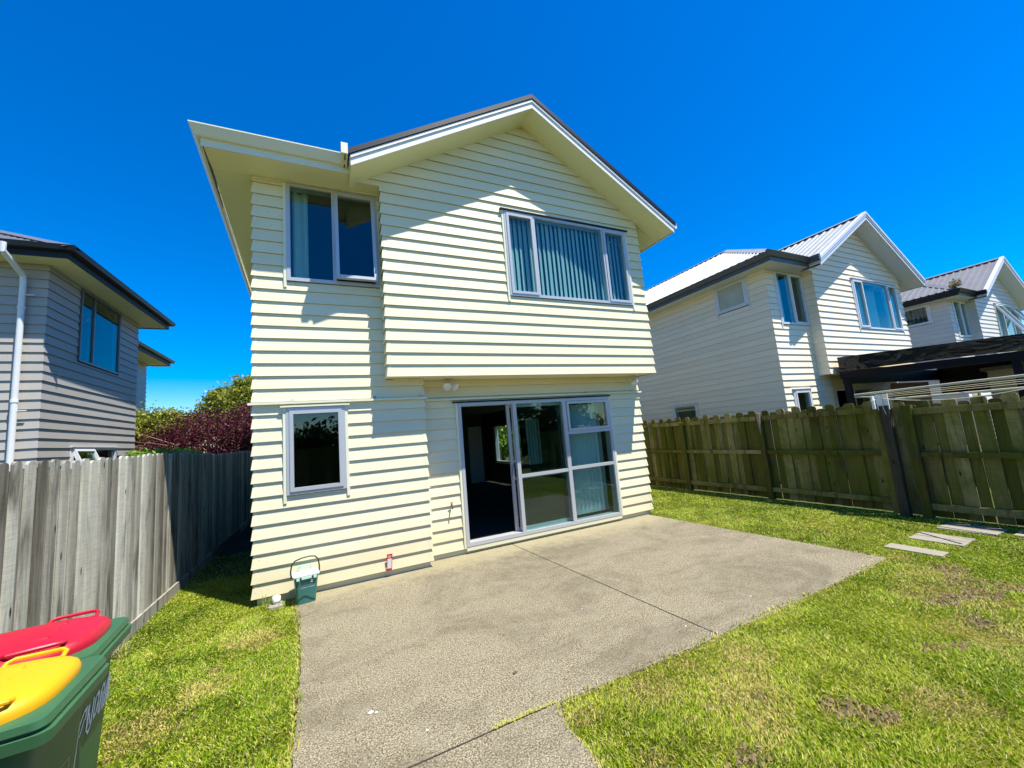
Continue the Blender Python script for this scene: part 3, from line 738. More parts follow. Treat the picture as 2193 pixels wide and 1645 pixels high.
# ------------------------------------------------------------------ clothesline and pergola on the far side
def clothesline():
    zc = 1.83; f = empty('folding_clothesline', (8.5, -2.5, 0)); tag(f, 'cream folding clothesline frame with sagging cord mounted on the dark post by the fence', 'clothesline')
    o = lambda x, y, z: (x-8.5, y+2.5, z)
    q = MB(); q.box(*[v-8.5 for v in (8.42, 8.52)], -.06, .05, -.2, 1.62); q.build('post', M['fence_dark'], f)
    q = MB(); q.tube([o(8.98, -1.94, 1.835), o(7.75, -4.05, 1.835)], .017, 8, .5)
    q.tube([o(8.98, -1.94, 1.80), o(8.47, -2.55, 1.75)], .014, 8, .5); q.tube([o(8.6, -2.3, 1.71), o(8.3, -4.6, 1.70)], .016, 8, .5)
    q.build('frame', M['rail_cream'], f)
    q = MB(); q.box(-.06, -.04, -.07, .07, 1.56, 1.80); q.tube([o(8.47, -2.52, 1.62), o(8.8, -2.2, 1.78)], .013, 6, .5); q.box(-.09, -.03, .10, .12, 1.58, 1.78)
    q.build('bracket', M['pvc'], f)
    for k, (dx, z) in enumerate(((.10, 1.80), (.2, 1.78), (.30, 1.755))):
        q = MB(); q.tube([o(8.75+dx*.4, -2.22, z), o(7.9+dx, -4.1, z)], .0035, 5, .5); q.build('line', M['rope'], f)
    q = MB(); pts = []
    for i in range(25):
        t = i/24; pts.append(o(8.42-.55*t, -2.52-1.75*t, 1.73+.02*t-.5*t*(1-t)*.42*1.9))
    q.tube(pts, .005, 6, .5); q.tube([o(8.43, -2.52, 1.8), o(8.41, -2.51, 1.6), o(8.43, -2.53, 1.45)], .006, 6, .5); q.build('loose_cord', M['rope'], f)
clothesline()
def pergola():
    f = empty('pergola', (12.3, -.2, 0)); tag(f, 'glossy black flat-roofed pergola attached to the white house', 'pergola')
    q = MB(); A = lambda y, z: (0, y, z)
    def slab(y0, y1, x0, x1, za, zb, ya=None):
        # sloping board: top/bottom heights at y0 and y1
        P = [(x0, y0, za[0]), (x1, y0, za[0]), (x1, y1, zb[0]), (x0, y1, zb[0]), (x0, y0, za[1]), (x1, y0, za[1]), (x1, y1, zb[1]), (x0, y1, zb[1])]
        return P
    def addp(mb, P):
        for k in ((0, 3, 2, 1), (4, 5, 6, 7), (0, 1, 5, 4), (2, 3, 7, 6), (0, 4, 7, 3), (1, 2, 6, 5)): mb.face([P[i] for i in k], .5)
    addp(q, slab(-.08, -4.2, 0, .02, (2.52, 2.87), (2.37, 2.63)))
    q.build('fascia_panel', M['black_gloss'], f)
    q = MB(); addp(q, slab(-.06, -4.2, .03, 5.5, (2.84, 2.865), (2.60, 2.625))); q.build('roof_sheet', M['black_paint'], f)
    q = MB(); addp(q, slab(-.06, -4.2, .022, .12, (2.33, 2.50), (2.20, 2.35))); addp(q, slab(-.06, -.2, .1, 5.5, (2.2, 2.5), (2.2, 2.5))); addp(q, slab(-4.0, -4.2, .1, 5.5, (2.2, 2.5), (2.2, 2.5)))
    q.build('beam', M['black_paint'], f)
    for (x, y) in ((.03, -.1), (.03, -2.75), (5.4, -2.75)):
        q = MB(); q.box(x, x+.12, y-.12, y, 0, 2.3); q.build('post', M['black_paint'], f)
    q = MB(); q.box(5.42, 5.46, -4.1, -.1, 1.75, 2.6); q.build('dark_backing', M['black_paint'], f)  # black sheet added to stand in for the darkness under the roof
    q = MB(); q.box(2.2, 4.2, -.25, -.15, 1.0, 2.15); q.build('screen_panel', M['brown_wood'], f)
    g = empty('garden_shed', (16.5, -3.2, 0)); tag(g, 'pale grey garden shed wall seen under the black pergola', 'shed')
    q = MB(); boards(q, (0, 0, 0), (0, 1, 0), (-1, 0, 0), 0, 2.25, -1.2, 1.6, (0, 1)); boards(q, (0, 1.6, 0), (1, 0, 0), (0, 1, 0), 0, 2.25, 0, 1.5, (0, 0)); q.build('wall', M['grey_clad'], g)
    q = MB(); q.box(-.1, 1.6, -1.3, 1.7, 2.26, 2.34); q.build('roof', M['roof_mid'], g)
pergola()

# ------------------------------------------------------------------ ground, patio, pavers
def in_poly(px, py, poly):
    r = np.zeros(len(px), bool)
    for (x0, y0), (x1, y1) in zip(poly, poly[1:]+poly[:1]):
        c = ((y0 > py) != (y1 > py)) & (px < (x1-x0)*(py-y0)/((y1-y0) or 1e-9)+x0); r ^= c
    return r
g = MB(); N = 30; q = 150
g.face([(-q, -q, -.022), (q, -q, -.022), (q, q, -.022), (-q, q, -.022)])
tag(g.build('lawn', M['soil']), kind='structure')
g = MB(); g.face([(-1.02, 1.9, -.018), (-.2, 1.5, -.018), (.0, 1.6, -.018), (.0, 8.9, -.018), (-1.02, 8.9, -.018)]); tag(g.build('alley_shade_strip', M['alley_shade']), kind='structure')  # dark strip: shade of the passage painted into the ground colour
PAT = [(.42, .06), (.43, -.3), (.505, -1.0), (.555, -1.65), (.575, -2.5), (.585, -3.16), (.60, -4.2), (.62, -7.5), (1.98, -7.5), (1.985, -4.2), (1.99, -3.5), (2.0, -3.32), (2.06, -3.16),
       (2.35, -3.165), (2.7, -3.175), (3.3, -3.185), (4.62, -3.18), (6.22, -3.14), (6.26, -3.10), (6.16, -1.5), (6.08, .10), (6.07, .3), (2.05, .3), (2.0, .06)]
def wobble(poly):
    o = []; rr = random.Random(5)
    for (x0, y0), (x1, y1) in zip(poly, poly[1:]+poly[:1]):
        L = math.hypot(x1-x0, y1-y0); n = max(1, int(L/.06)); nx, ny = (y1-y0)/max(L, 1e-6), -(x1-x0)/max(L, 1e-6)
        for k in range(n):
            t = k/n; d = 0 if (y0 > -.05 and y1 > -.05) or k == 0 else rr.uniform(-.006, .006)
            o.append((x0+(x1-x0)*t+nx*d, y0+(y1-y0)*t+ny*d))
    return o
PATW = wobble(PAT)
p = MB(); p.loft([[(x, y, -.10) for x, y in PATW], [(x, y, -.004) for x, y in PATW], [(x+(3-x)*.0012, y+(-1.6-y)*.002, 0.) for x, y in PATW]])
pat = tag(p.build('patio', M['concrete']), kind='structure')
j = MB(); j.face([(3.30, .26, .0025), (3.308, .26, .0025), (3.502, -3.18, .0025), (3.492, -3.18, .0025)])
j.face([(.60, -3.165, .0025), (2.03, -3.150, .0025), (2.03, -3.159, .0025), (.60, -3.176, .0025)]); j.build('control_joint', M['joint'], pat)
ST = [(6.66, 6.86, -3.43, -2.94), (7.22, 7.41, -3.43, -2.96), (7.425, 7.62, -3.42, -2.95), (7.93, 8.12, -3.50, -2.98), (8.13, 8.32, -3.51, -3.00), (8.05, 8.24, -4.12, -3.60), (8.26, 8.45, -4.1, -3.6)]
SL = ['narrow grey paving slab in the lawn nearest the patio corner', 'left slab of the middle pair of grey paving slabs in the lawn', 'right slab of the middle pair of grey paving slabs in the lawn',
      'left slab of the farther pair of grey paving slabs near the fence', 'right slab of the farther pair of grey paving slabs, closest to the fence post', 'grey paving slab cut by the right edge of the photo',
      'grey paving slab against the fence beyond the right edge slab']
for (a, b, c, d), lb in zip(ST, SL):
    m = MB(); m.box(-(b-a)/2, (b-a)/2, -(d-c)/2, (d-c)/2, -.04, .004)
    o = m.build('paving_slab', M['paver'], bevel=.006); o.location = ((a+b)/2, (c+d)/2, 0); o.rotation_euler.z = random.uniform(-.03, .03)
    tag(o, lb, 'paving slab', 'paving slabs set in the lawn')

# ------------------------------------------------------------------ grass
MUD = [(6.3, -3.6, .16), (6.05, -3.78, .13), (6.1, -4.0, .16), (5.85, -3.95, .15), (5.57, -3.84, .13), (5.4, -3.82, .10), (3.44, -4.12, .11), (3.36, -4.02, .10), (3.5, -4.2, .07), (2.63, -3.99, .09), (4.66, -4.15, .07), (4.49, -4.07, .07), (5.2, -4.1, .1),
       (3.1, -3.75, .06), (6.9, -2.2, .10), (7.1, -1.5, .08), (-.05, -1.35, .09), (.15, -1.1, .06)]
DRY = [(3.41, -3.43, .22), (3.22, -3.60, .20), (3.0, -3.72, .22), (2.62, -3.35, .18), (-.34, -1.92, .26), (-.1, -1.6, .2), (3.0, -3.28, .12), (2.1, -3.32, .10), (2.2, -3.8, .12), (5.6, -3.8, .35), (6.1, -3.6, .3), (.1, -.9, .25), (6.4, -3.2, .12), (2.9, -3.9, .15), (3.9, -4.3, .2), (5.0, -4.2, .3)]
def vnoise(x, y, s, seed):
    r = np.random.default_rng(seed); T = r.random((64, 64)); u = x*s+100; v = y*s+100
    i = np.floor(u).astype(int); j_ = np.floor(v).astype(int); a = u-i; b = v-j_; a = a*a*(3-2*a); b = b*b*(3-2*b)
    g_ = lambda ii, jj: T[ii % 64, jj % 64]
    return (g_(i, j_)*(1-a)+g_(i+1, j_)*a)*(1-b)+(g_(i, j_+1)*(1-a)+g_(i+1, j_+1)*a)*b
def grass():
    zones = [(-1.02, .72, -4.6, 1.6, 21000), (1.95, 5.0, -5.2, -3.1, 25000), (4.5, 8.6, -5.0, -2.9, 14000), (6.0, 8.6, -3.0, .5, 7000), (6.1, 8.6, .5, 6, 3500), (-1.02, .1, 1.6, 3.2, 2200), (-1, 8.6, -10.3, -5.2, 500)]
    X = []; Y = []
    for (a, b, c, d, den) in zones:
        n = int((b-a)*(d-c)*den); X.append(rng.uniform(a, b, n)); Y.append(rng.uniform(c, d, n))
    x = np.concatenate(X); y = np.concatenate(Y)
    inp = in_poly(x, y, PAT)
    # a thin fringe may lean over the slab edge; otherwise nothing grows in the concrete
    near = inp & ~(in_poly(x+.03, y, PAT) & in_poly(x-.03, y, PAT) & in_poly(x, y+.03, PAT) & in_poly(x, y-.03, PAT)) & (y < -.1)
    keep = ~inp | (near & (rng.random(len(x)) < .16*(vnoise(x, y, 7, 21) > .45)))
    sx = x+rng.normal(0, .018, len(x)); sy = y+rng.normal(0, .018, len(x)); keep &= ~in_poly(sx, sy, PAT) | (rng.random(len(x)) < .5)
    for (a, b, c, d) in ST: keep &= ~((x > a-.0) & (x < b+.0) & (y > c) & (y < d))
    keep &= ~((x > 0) & (x < 6.18) & (y > .02))
    mud = np.zeros(len(x)); dry = np.zeros(len(x))
    wob = .6+.8*vnoise(x, y, 9, 5)
    for (cx, cy, r) in MUD: mud = np.maximum(mud, 1-np.hypot(x-cx, y-cy)/(r*wob*.95))
    for (cx, cy, r) in DRY: dry = np.maximum(dry, 1-np.hypot(x-cx, y-cy)/(r*wob*1.25))
    keep &= ~((mud > .15) & (rng.random(len(x)) < .55))
    x, y, mud, dry = x[keep], y[keep], mud[keep], dry[keep]; n = len(x)
    big = vnoise(x, y, 1.1, 1)*.5+vnoise(x, y, 3.1, 2)*.3+vnoise(x, y, 8, 3)*.2
    dist = np.hypot(x-.79, y+5.5)
    hgt = rng.uniform(.013, .026, n)*(1-.35*np.clip(dry, 0, 1)); wd = (.0015+.0005*dist)*rng.uniform(.7, 1.4, n)
    edge = in_poly(x+.03, y, PAT) | in_poly(x-.03, y, PAT) | in_poly(x, y+.03, PAT)
    hgt = np.where(edge, hgt*1.25, hgt)
    ang = rng.uniform(0, 2*np.pi, n); lean = rng.uniform(.25, 1.3, n); la = rng.uniform(0, 2*np.pi, n)
    # mown lawn: blades comb over in drifts
    la = np.where(rng.random(n) < .5, vnoise(x, y, 2.5, 9)*9+rng.normal(0, .6, n), la)
    dx, dy = np.cos(ang)*wd, np.sin(ang)*wd
    tx, ty = np.cos(la)*hgt*lean, np.sin(la)*hgt*lean
    z0 = np.where(in_poly(x, y, PAT), .0, -.022)
    V = np.empty((n, 5, 3))
    V[:, 0] = np.stack([x-dx, y-dy, z0], 1); V[:, 1] = np.stack([x+dx, y+dy, z0], 1)
    mx, my, mz = x+tx*.35, y+ty*.35, z0+hgt*.62
    V[:, 2] = np.stack([mx+dx*.85, my+dy*.85, mz], 1); V[:, 3] = np.stack([mx-dx*.85, my-dy*.85, mz], 1)
    V[:, 4] = np.stack([x+tx, y+ty, z0+hgt], 1)
    base = (np.arange(n)*5)[:, None]
    F = np.concatenate([base+np.array([[0, 1, 2]]), base+np.array([[0, 2, 3]]), base+np.array([[3, 2, 4]])])
    t = .36+(big-.5)*.55+rng.normal(0, .17, n); t = np.clip(t, 0, .70)
    t = np.where(rng.random(n) < .13, rng.uniform(.7, .88, n), t)
    t = np.where(rng.random(n) < np.clip(dry*1.1, 0, .6), rng.uniform(.72, .95, n), t)
    t = np.where(rng.random(n) < np.clip(mud*1.8, 0, .75), rng.uniform(.88, 1., n), t)
    edge2 = edge & (rng.random(n) < .45); t = np.where(edge2, rng.uniform(.6, .9, n), t)
    o = np_mesh('grass', V.reshape(-1, 3), F, np.concatenate([t, t, t]), M['grass'])
    tag(o, 'short mown green and straw coloured grass of the back lawn', 'grass', kind='stuff')
grass()
def clods():
    V = []; k = 0
    m = MB()
    for (cx, cy, r) in MUD[:13]:
        for i in range(int(26*r/.1)):
            a = random.uniform(0, 6.28); d = r*1.1*math.sqrt(random.random()); s = random.uniform(.006, .02)
            c = Vector((cx+math.cos(a)*d*1.3, cy+math.sin(a)*d*.8, -.012)); 
            P = [c+Vector((math.cos(t)*s*random.uniform(.6, 1.4), math.sin(t)*s*random.uniform(.6, 1.4), 0)) for t in [j*1.2566 for j in range(5)]]
            top = c+Vector((0, 0, s*random.uniform(.7, 1.3)))
            for j in range(5): m.face([P[j], P[(j+1) % 5], top])
    tag(m.build('soil_clods', M['mud']), 'loose dry soil clods scattered over bare spots of the lawn', 'soil', kind='stuff')
    # dead clippings lying over the lawn and a few on the slab
    n = 14000; x = rng.uniform(-1, 8.5, n); y = rng.uniform(-5.0, .4, n)
    ok = ~in_poly(x, y, PAT) & ~((x > 0) & (x < 6.1) & (y > 0)); x, y = x[ok], y[ok]; n = len(x)
    a = rng.uniform(0, 6.28, n); L = rng.uniform(.005, .016, n); w = .0014; z = rng.uniform(-.002, .012, n); tz = rng.normal(0, .006, n)
    V = np.empty((n, 4, 3)); cx, sx = np.cos(a), np.sin(a)
    V[:, 0] = np.stack([x-cx*L-sx*w, y-sx*L+cx*w, z-tz], 1); V[:, 1] = np.stack([x-cx*L+sx*w, y-sx*L-cx*w, z-tz], 1)
    V[:, 2] = np.stack([x+cx*L+sx*w, y+sx*L-cx*w, z+tz], 1); V[:, 3] = np.stack([x+cx*L-sx*w, y+sx*L+cx*w, z+tz], 1)
    F = (np.arange(n)*4)[:, None]+np.arange(4)[None]
    tag(np_mesh('grass_clippings', V.reshape(-1, 3), F, rng.random(n), M['clipping'], nper=4), 'dead dry grass clippings left lying on the mown lawn', 'clippings', kind='stuff')
clods()
def pebbles():
    m = MB()
    for (x, y, s) in ((1.03, -2.62, .011), (1.0, -2.60, .016), (1.28, -2.95, .009), (.66, -3.35, .012), (4.3, -2.9, .01), (3.4, -2.95, .008), (2.9, -2.2, .007)):
        c = Vector((x, y, .003)); P = [c+Vector((math.cos(t)*s*random.uniform(.7, 1.3), math.sin(t)*s*random.uniform(.5, 1.), 0)) for t in [j*1.05 for j in range(6)]]; top = c+Vector((0, 0, s*.5))
        for j in range(6): m.face([P[j], P[(j+1) % 6], top])
    tag(m.build('shell_grit', M['white_label']), 'few pale stone chips lying on the concrete patio', 'grit', kind='stuff')
pebbles()
def fallen_leaf():
    m = MB(); m.box(-.016, .012, -.008, .01, .001, .010); m.box(.004, .022, -.012, .0, .002, .007)
    o = m.build('dry_leaf', M['trunk'], bevel=.003); o.location = (1.95, -2.74, 0); o.rotation_euler.z = .6; tag(o, 'small dark curled leaf lying in the middle of the concrete patio', 'leaf')
    t = empty('gutter_debris', (20.75, -.3, 5.40)); tag(t, 'clump of dry leaves caught in the dark gutter corner of the farthest house', 'debris')
    n = 260; P = np.stack([rng.normal(0, .12, n), rng.normal(0, .06, n), .08+np.abs(rng.normal(0, .09, n))], 1); leaves(P, .045, rng.random(n), 'leaves', M['clipping'], t)
# weeds in the joint and beside the house
def weeds():
    m = MB()
    def tuft(cx, cy, n, hh, spread):
        for i in range(n):
            a = random.uniform(0, 6.28); r = random.uniform(0, spread); b = Vector((cx+math.cos(a)*r, cy+math.sin(a)*r*.5, 0)); a = random.uniform(0, 6.28)
            L = hh*random.uniform(.5, 1.2); d = Vector((math.cos(a), math.sin(a), 0)); s = Vector((-d.y, d.x, 0))*.0022
            p1 = b+d*L*.4+Vector((0, 0, L*.7)); p2 = b+d*L*1.0+Vector((0, 0, L*.75))
            m.face([b-s, b+s, p1+s, p1-s], .5+random.random()*.3); m.face([p1-s, p1+s, p2], .5+random.random()*.3)
    for i in range(34): tuft(1.62+.0125*i, -3.157+random.uniform(-.006, .006), 4, .022, .012)
    tag(m.build('joint_weeds', M['grass']), 'thin line of weeds growing in the patio joint', 'weeds', kind='stuff')
    m = MB(); tuft(.12, -.10, 14, .16, .06); tuft(.30, -.16, 22, .05, .08)
    tag(m.build('weed_tuft', M['leaf_bright']), 'straggly weed beside the white pipe cap at the house corner', 'plant')
    m = MB(); 
    for i in range(1): tuft(-.93, -.55, 26, .17, .05)
    tag(m.build('weed_tuft', M['clipping']), 'dry yellow weed at the foot of the grey fence beside the bins', 'plant')
weeds()

# ------------------------------------------------------------------ trees and shrubs
def leaves(P, s, rnd, name, mat, parent, up=.5):
    n = len(P); d = rng.normal(0, 1, (n, 3)); d[:, 2] = np.abs(d[:, 2])*up+.0; d /= np.linalg.norm(d, axis=1)[:, None]
    t = rng.normal(0, 1, (n, 3)); t -= (t*d).sum(1)[:, None]*d; t /= np.linalg.norm(t, axis=1)[:, None]; b = np.cross(d, t)
    L = s*rng.uniform(.6, 1.3, n)[:, None]; W = L*.42
    V = np.stack([P-t*L, P+b*W-t*L*.1+d*L*.12, P+t*L, P-b*W-t*L*.1+d*L*.12], 1)
    F = (np.arange(n)*4)[:, None]+np.arange(4)[None]
    return np_mesh(name, V.reshape(-1, 3), F, rnd, mat, parent, 4)
def crown_pts(blobs, n, shell=.55):
    """points in clumps inside a set of ellipsoids (cx,cy,cz,rx,ry,rz)"""
    B = np.array(blobs); wgt = B[:, 3]*B[:, 4]*B[:, 5]; wgt = wgt**.67; k = rng.choice(len(B), n//40, p=wgt/wgt.sum())
    d = rng.normal(0, 1, (len(k), 3)); d /= np.linalg.norm(d, axis=1)[:, None]
    c = B[k, :3]+d*B[k, 3:]*(rng.uniform(shell, 1.02, len(k))[:, None])
    cr = rng.uniform(.6, 1.4, len(k))*.16*B[k, 3:].mean(1)
    P = np.repeat(c, 40, 0)+rng.normal(0, 1, (len(k)*40, 3))*np.repeat(cr, 40)[:, None]*np.array([1, 1, .7])
    r = np.repeat(rng.random(len(k)), 40)*.45+rng.random(len(P))*.55
    return P, r
def tree(loc, blobs, n, s, mat, name, label, cat, group=None, trunk=True, lim=7, tmat='trunk'):
    t = empty(name, loc); tag(t, label, cat, group)
    P, r = crown_pts(blobs, n); P = P[(P[:, 2] > .15)]; r = r[:len(P)]
    leaves(P, s, r, 'crown', M[mat], t)
    m = MB(); B = blobs[0]; top = Vector((B[0], B[1], B[2]+B[5]*.2))
    m.tube([(0, 0, -.1), (.03, .02, top.z*.35), tuple(top*.7), tuple(top)], [.09, .07, .05, .02], 8)
    m.build('trunk', M['trunk'], t)
    m = MB()
    for i in range(lim):
        b = random.choice(blobs); e = Vector((b[0]+random.uniform(-1, 1)*b[3]*.95, b[1]-random.uniform(.2, 1)*b[4], b[2]+random.uniform(-.3, .8)*b[5])); a = top*random.uniform(.35, .8)
        mid = (a+e)/2+Vector((random.uniform(-.2, .2), random.uniform(-.2, .2), random.uniform(-.1, .25)))
        m.tube([a, mid, e], [.03, .016, .005], 5)
    m.build('limbs', M[tmat], t)
    return t
# purple-leaved shrub and green tree in the gap (world x -5 .. -1, y about 11)
tree((-2.9, 11.3, 0), [(0, 0, 2.2, 1.7, .9, 1.1), (1.15, -.1, 2.45, 1.0, .8, 1.05), (-1.3, 0, 1.9, 1.0, .8, .8), (.2, -.2, 1.4, 1.9, .8, .8), (1.2, 0, 1.5, 1.0, .8, .9)], 52000, .042, 'leaf_purple', 'purple_leaf_tree',
     'dark purple-leaved shrub with pale twigs in the gap behind the grey fence', 'tree', lim=60, tmat='twig')
tree((-2.6, 13.6, 0), [(.35, 0, 3.8, 1.05, .9, .85), (-.4, 0, 3.7, .75, .8, .7), (.9, 0, 4.2, .9, .8, .65), (.6, 0, 3.0, 1.6, .9, .8), (.45, 0, 4.55, .55, .6, .42)], 30000, .062, 'leaf_green', 'green_tree',
     'tall rounded yellow-green tree rising behind the purple shrub beside the cream house', 'tree', lim=12)
tree((-4.9, 11.9, 0), [(0, 0, 2.75, .75, .8, .8), (.65, 0, 2.95, .6, .7, .65), (1.25, .2, 2.7, .6, .7, .6), (-.3, 0, 1.9, .8, .7, .7)], 20000, .055, 'leaf_green', 'green_tree',
     'lower yellow-green tree showing over the purple shrub beside the taupe house', 'tree', lim=10)
t = empty('creeper', (-1.25, 1.6, 0)); tag(t, 'bright green creeper leaves spilling along the top of the grey fence', 'plant')
P = np.stack([rng.normal(-.0, .06, 1700), rng.uniform(-1.0, 1.25, 1700), 1.78+rng.normal(0, .035, 1700)+.02*np.sin(np.arange(1700))], 1)
leaves(P, .035, rng.random(1700), 'foliage', M['leaf_bright'], t, 1.5)
# seen through the side window of the room
tree((7.9, 11.0, 0), [(0, 0, 1.9, 1.4, 1.2, 1.3), (1.2, .4, 1.3, 1.0, .9, 1.0), (-1.2, 0, 1.3, .9, .9, .9)], 9000, .09, 'leaf_bright', 'green_bush', 'leafy bush seen through the open door and the far side window', 'bush', lim=8)
# row behind the viewer, mirrored in the glass
for i, (x, y, hh) in enumerate(((-2.5, -13, 2.7), (.5, -14, 2.95), (3.4, -13.2, 3.7), (6.4, -13.8, 4.4), (9.6, -13, 3.8), (12.6, -12.5, 4.0))):
    tree((x, y, 0), [(0, 0, hh*.62, 1.7, 1.2, hh*.36), (.9, 0, hh*.4, 1.3, 1., hh*.3), (-.9, 0, hh*.4, 1.3, 1., hh*.3)], 5200, .13, 'leaf_dark', 'boundary_tree', 'dark green boundary tree behind the rear fence, mirrored in the glass doors', 'tree', 'trees along the back boundary', lim=4)

fallen_leaf()
# ------------------------------------------------------------------ wheelie bins
def rrect(w, d, r, z, cx=0, cy=0, n=5):
    pts = []
    for (sx, sy, a0) in ((1, 1, 0), (-1, 1, 90), (-1, -1, 180), (1, -1, 270)):
        for k in range(n+1):
            a = R_(a0+90*k/n); pts.append((cx+sx*(w/2-r)+r*math.cos(a), cy+sy*(d/2-r)+r*math.sin(a), z))
    return pts
def wheelie(loc, rz, lidmat, label, marks):
    """local +x is the front; rim top at z 1.0"""
    t = empty('wheelie_bin', loc, rz); tag(t, label, 'wheelie bin', 'wheelie bins by the grey fence')
    D, Wd = .53, .445
    b = MB(); b.loft([rrect(.36, .33, .05, .03, -.29), rrect(.37, .34, .05, .10, -.29), rrect(.45, .385, .05, .90, -.275), rrect(.455, .39, .05, .955, -.275)])
    b.build('body', M['bin_green'], t, smooth=True)
    r = MB(); r.loft([rrect(.455, .39, .045, .925, -.275), rrect(.52, .42, .03, .930, -.262), rrect(.525, .425, .03, .962, -.262), rrect(.505, .405, .03, .965, -.262), rrect(.505, .405, .03, .973, -.262),
                      rrect(.525, .425, .03, .976, -.270), rrect(.52, .42, .03, .996, -.274), rrect(.50, .40, .03, 1.0, -.274)])
    for y in (-.12, .0, .12): r.box(-.02, -.008, y-.005, y+.005, .93, .97)
    r.build('rim', M['bin_green'], t, smooth=True)
    # lid: blunt-nosed outline narrowing towards the front, domed
    def outline(k, z, grow=0.):
        pts = []; n = 36
        for i in range(n):
            a = 2*math.pi*i/n; c, s_ = math.cos(a), math.sin(a)
            e = .55 if c > 0 else .28
            x = -.30+(.262 if c > 0 else .27)*math.copysign(abs(c)**(.75 if c > 0 else .3), c)*k; y = .202*math.copysign(abs(s_)**e, s_)*k
            pts.append((x, y, z+.02*(1-(x+.03)/-.55)*0))
        return pts
    L = MB(); L.loft([outline(1., .990), outline(1.01, 1.012), outline(.985, 1.030), outline(.93, 1.040), outline(.80, 1.050), outline(.45, 1.060), outline(.1, 1.063)])
    lid = L.build('lid', M[lidmat], t, smooth=True)
    k = MB()
    for y in (-.075, 0, .075): k.loft([[(x, y+dy, 1.052+(.008 if abs(dy) < .01 else 0)+.0) for dy in (-.016, -.009, .009, .016)] for x in (-.47, -.17)])
    k.build('lid_ridge', M[lidmat], lid, smooth=False)
    for s_ in (-1, 1):
        h = MB(); pts = [(-.25, .135*s_, 1.038), (-.25, .172*s_, 1.052), (-.235, .186*s_, 1.056), (-.12, .178*s_, 1.056), (-.105, .165*s_, 1.052), (-.105, .132*s_, 1.04)]
        h.box(-.25, -.105, min(.120*s_, .140*s_), max(.120*s_, .140*s_), 1.028, 1.047)
        h.tube(pts, .007, 8, .5); h.build('handle', M[lidmat], lid, smooth=True)
    h = MB(); h.tube([(-.52, -.20, .97), (-.60, -.20, 1.0), (-.60, .20, 1.0), (-.52, .20, .97)], .014, 8, .5); h.build('push_bar', M['bin_green'], t, smooth=True)
    for s_ in (-1, 1):
        w = MB(); w.lathe([(.02, -.02), (.09, -.02), (.10, -.01), (.10, .01), (.09, .02), (.02, .02)], (-.47, .20*s_, .10), 20, Matrix.Rotation(R_(90), 4, 'X')); w.build('wheel', M['black_rubber'], t, smooth=True)
    # the front wall leans: x at height z
    fx = lambda z: -.275+.225+(-.29+.185-(-.05))*(.90-z)/.8+.002
    m = MB()
    for st in marks['strokes']:
        w = st[0]
        for (a, b_) in zip(st[1:], st[2:]):
            A = Vector((0, a[0], a[1])); B = Vector((0, b_[0], b_[1])); dd = (B-A).normalized(); nn = Vector((0, -dd.z, dd.y))*w*random.uniform(.7, 1.2)
            Q = [A-nn-dd*w*.5, A+nn-dd*w*.5, B+nn+dd*w*.5, B-nn+dd*w*.5]
            m.face([(fx(q.z), q.y, q.z) for q in Q])
    o = m.build('painted_mark', M[marks['mat']], t); o['label'] = marks['label']
    return t
sy = lambda *p: p
red_marks = dict(mat='chalk', label='white hand-painted lettering', strokes=[
    (.008, (-.135, .575), (-.135, .66), (-.13, .73)), (.004, (-.13, .735), (-.10, .765), (-.075, .77), (-.078, .73)), (.003, (-.09, .735), (-.118, .69)),
    (.006, (-.055, .765), (-.055, .68), (-.035, .66), (-.015, .68), (-.01, .77)), (.005, (-.04, .73), (-.03, .69)), (.005, (.005, .70), (.012, .765), (.035, .775), (.045, .74), (.03, .70), (.008, .69)), (.004, (.045, .77), (.05, .69)),
    (.006, (.065, .68), (.067, .76), (.08, .78), (.10, .77)), (.005, (.085, .75), (.09, .68)), (.006, (.10, .78), (.105, .68), (.12, .69), (.125, .78), (.115, .73)), (.007, (.14, .79), (.145, .69)), (.006, (.155, .78), (.16, .69))])
st = [(.0015, (-.09, .46), (-.09, .74), (.09, .74), (.09, .46), (-.09, .46))]
random.seed(3)
for k in range(9):
    y = -.075+.018*k; st.append((.004, (y, .60+random.uniform(-.03, .03)), (y+.008, .66+random.uniform(-.03, .03)), (y+.003, .70)))
for k in range(3): st.append((.004, (-.075, .55-.03*k), (-.01, .552-.03*k), (.07, .55-.03*k)))
wheelie((-.018, -3.205, 0), R_(5), 'bin_red', 'dark green wheelie bin with red lid and white hand-painted letters', red_marks)
wheelie((.06, -3.635, 0), R_(3.5), 'bin_yellow', 'dark green wheelie bin with yellow lid in the bottom left corner', dict(mat='metal_grey', label='worn grey printed emblem and lettering', strokes=st))

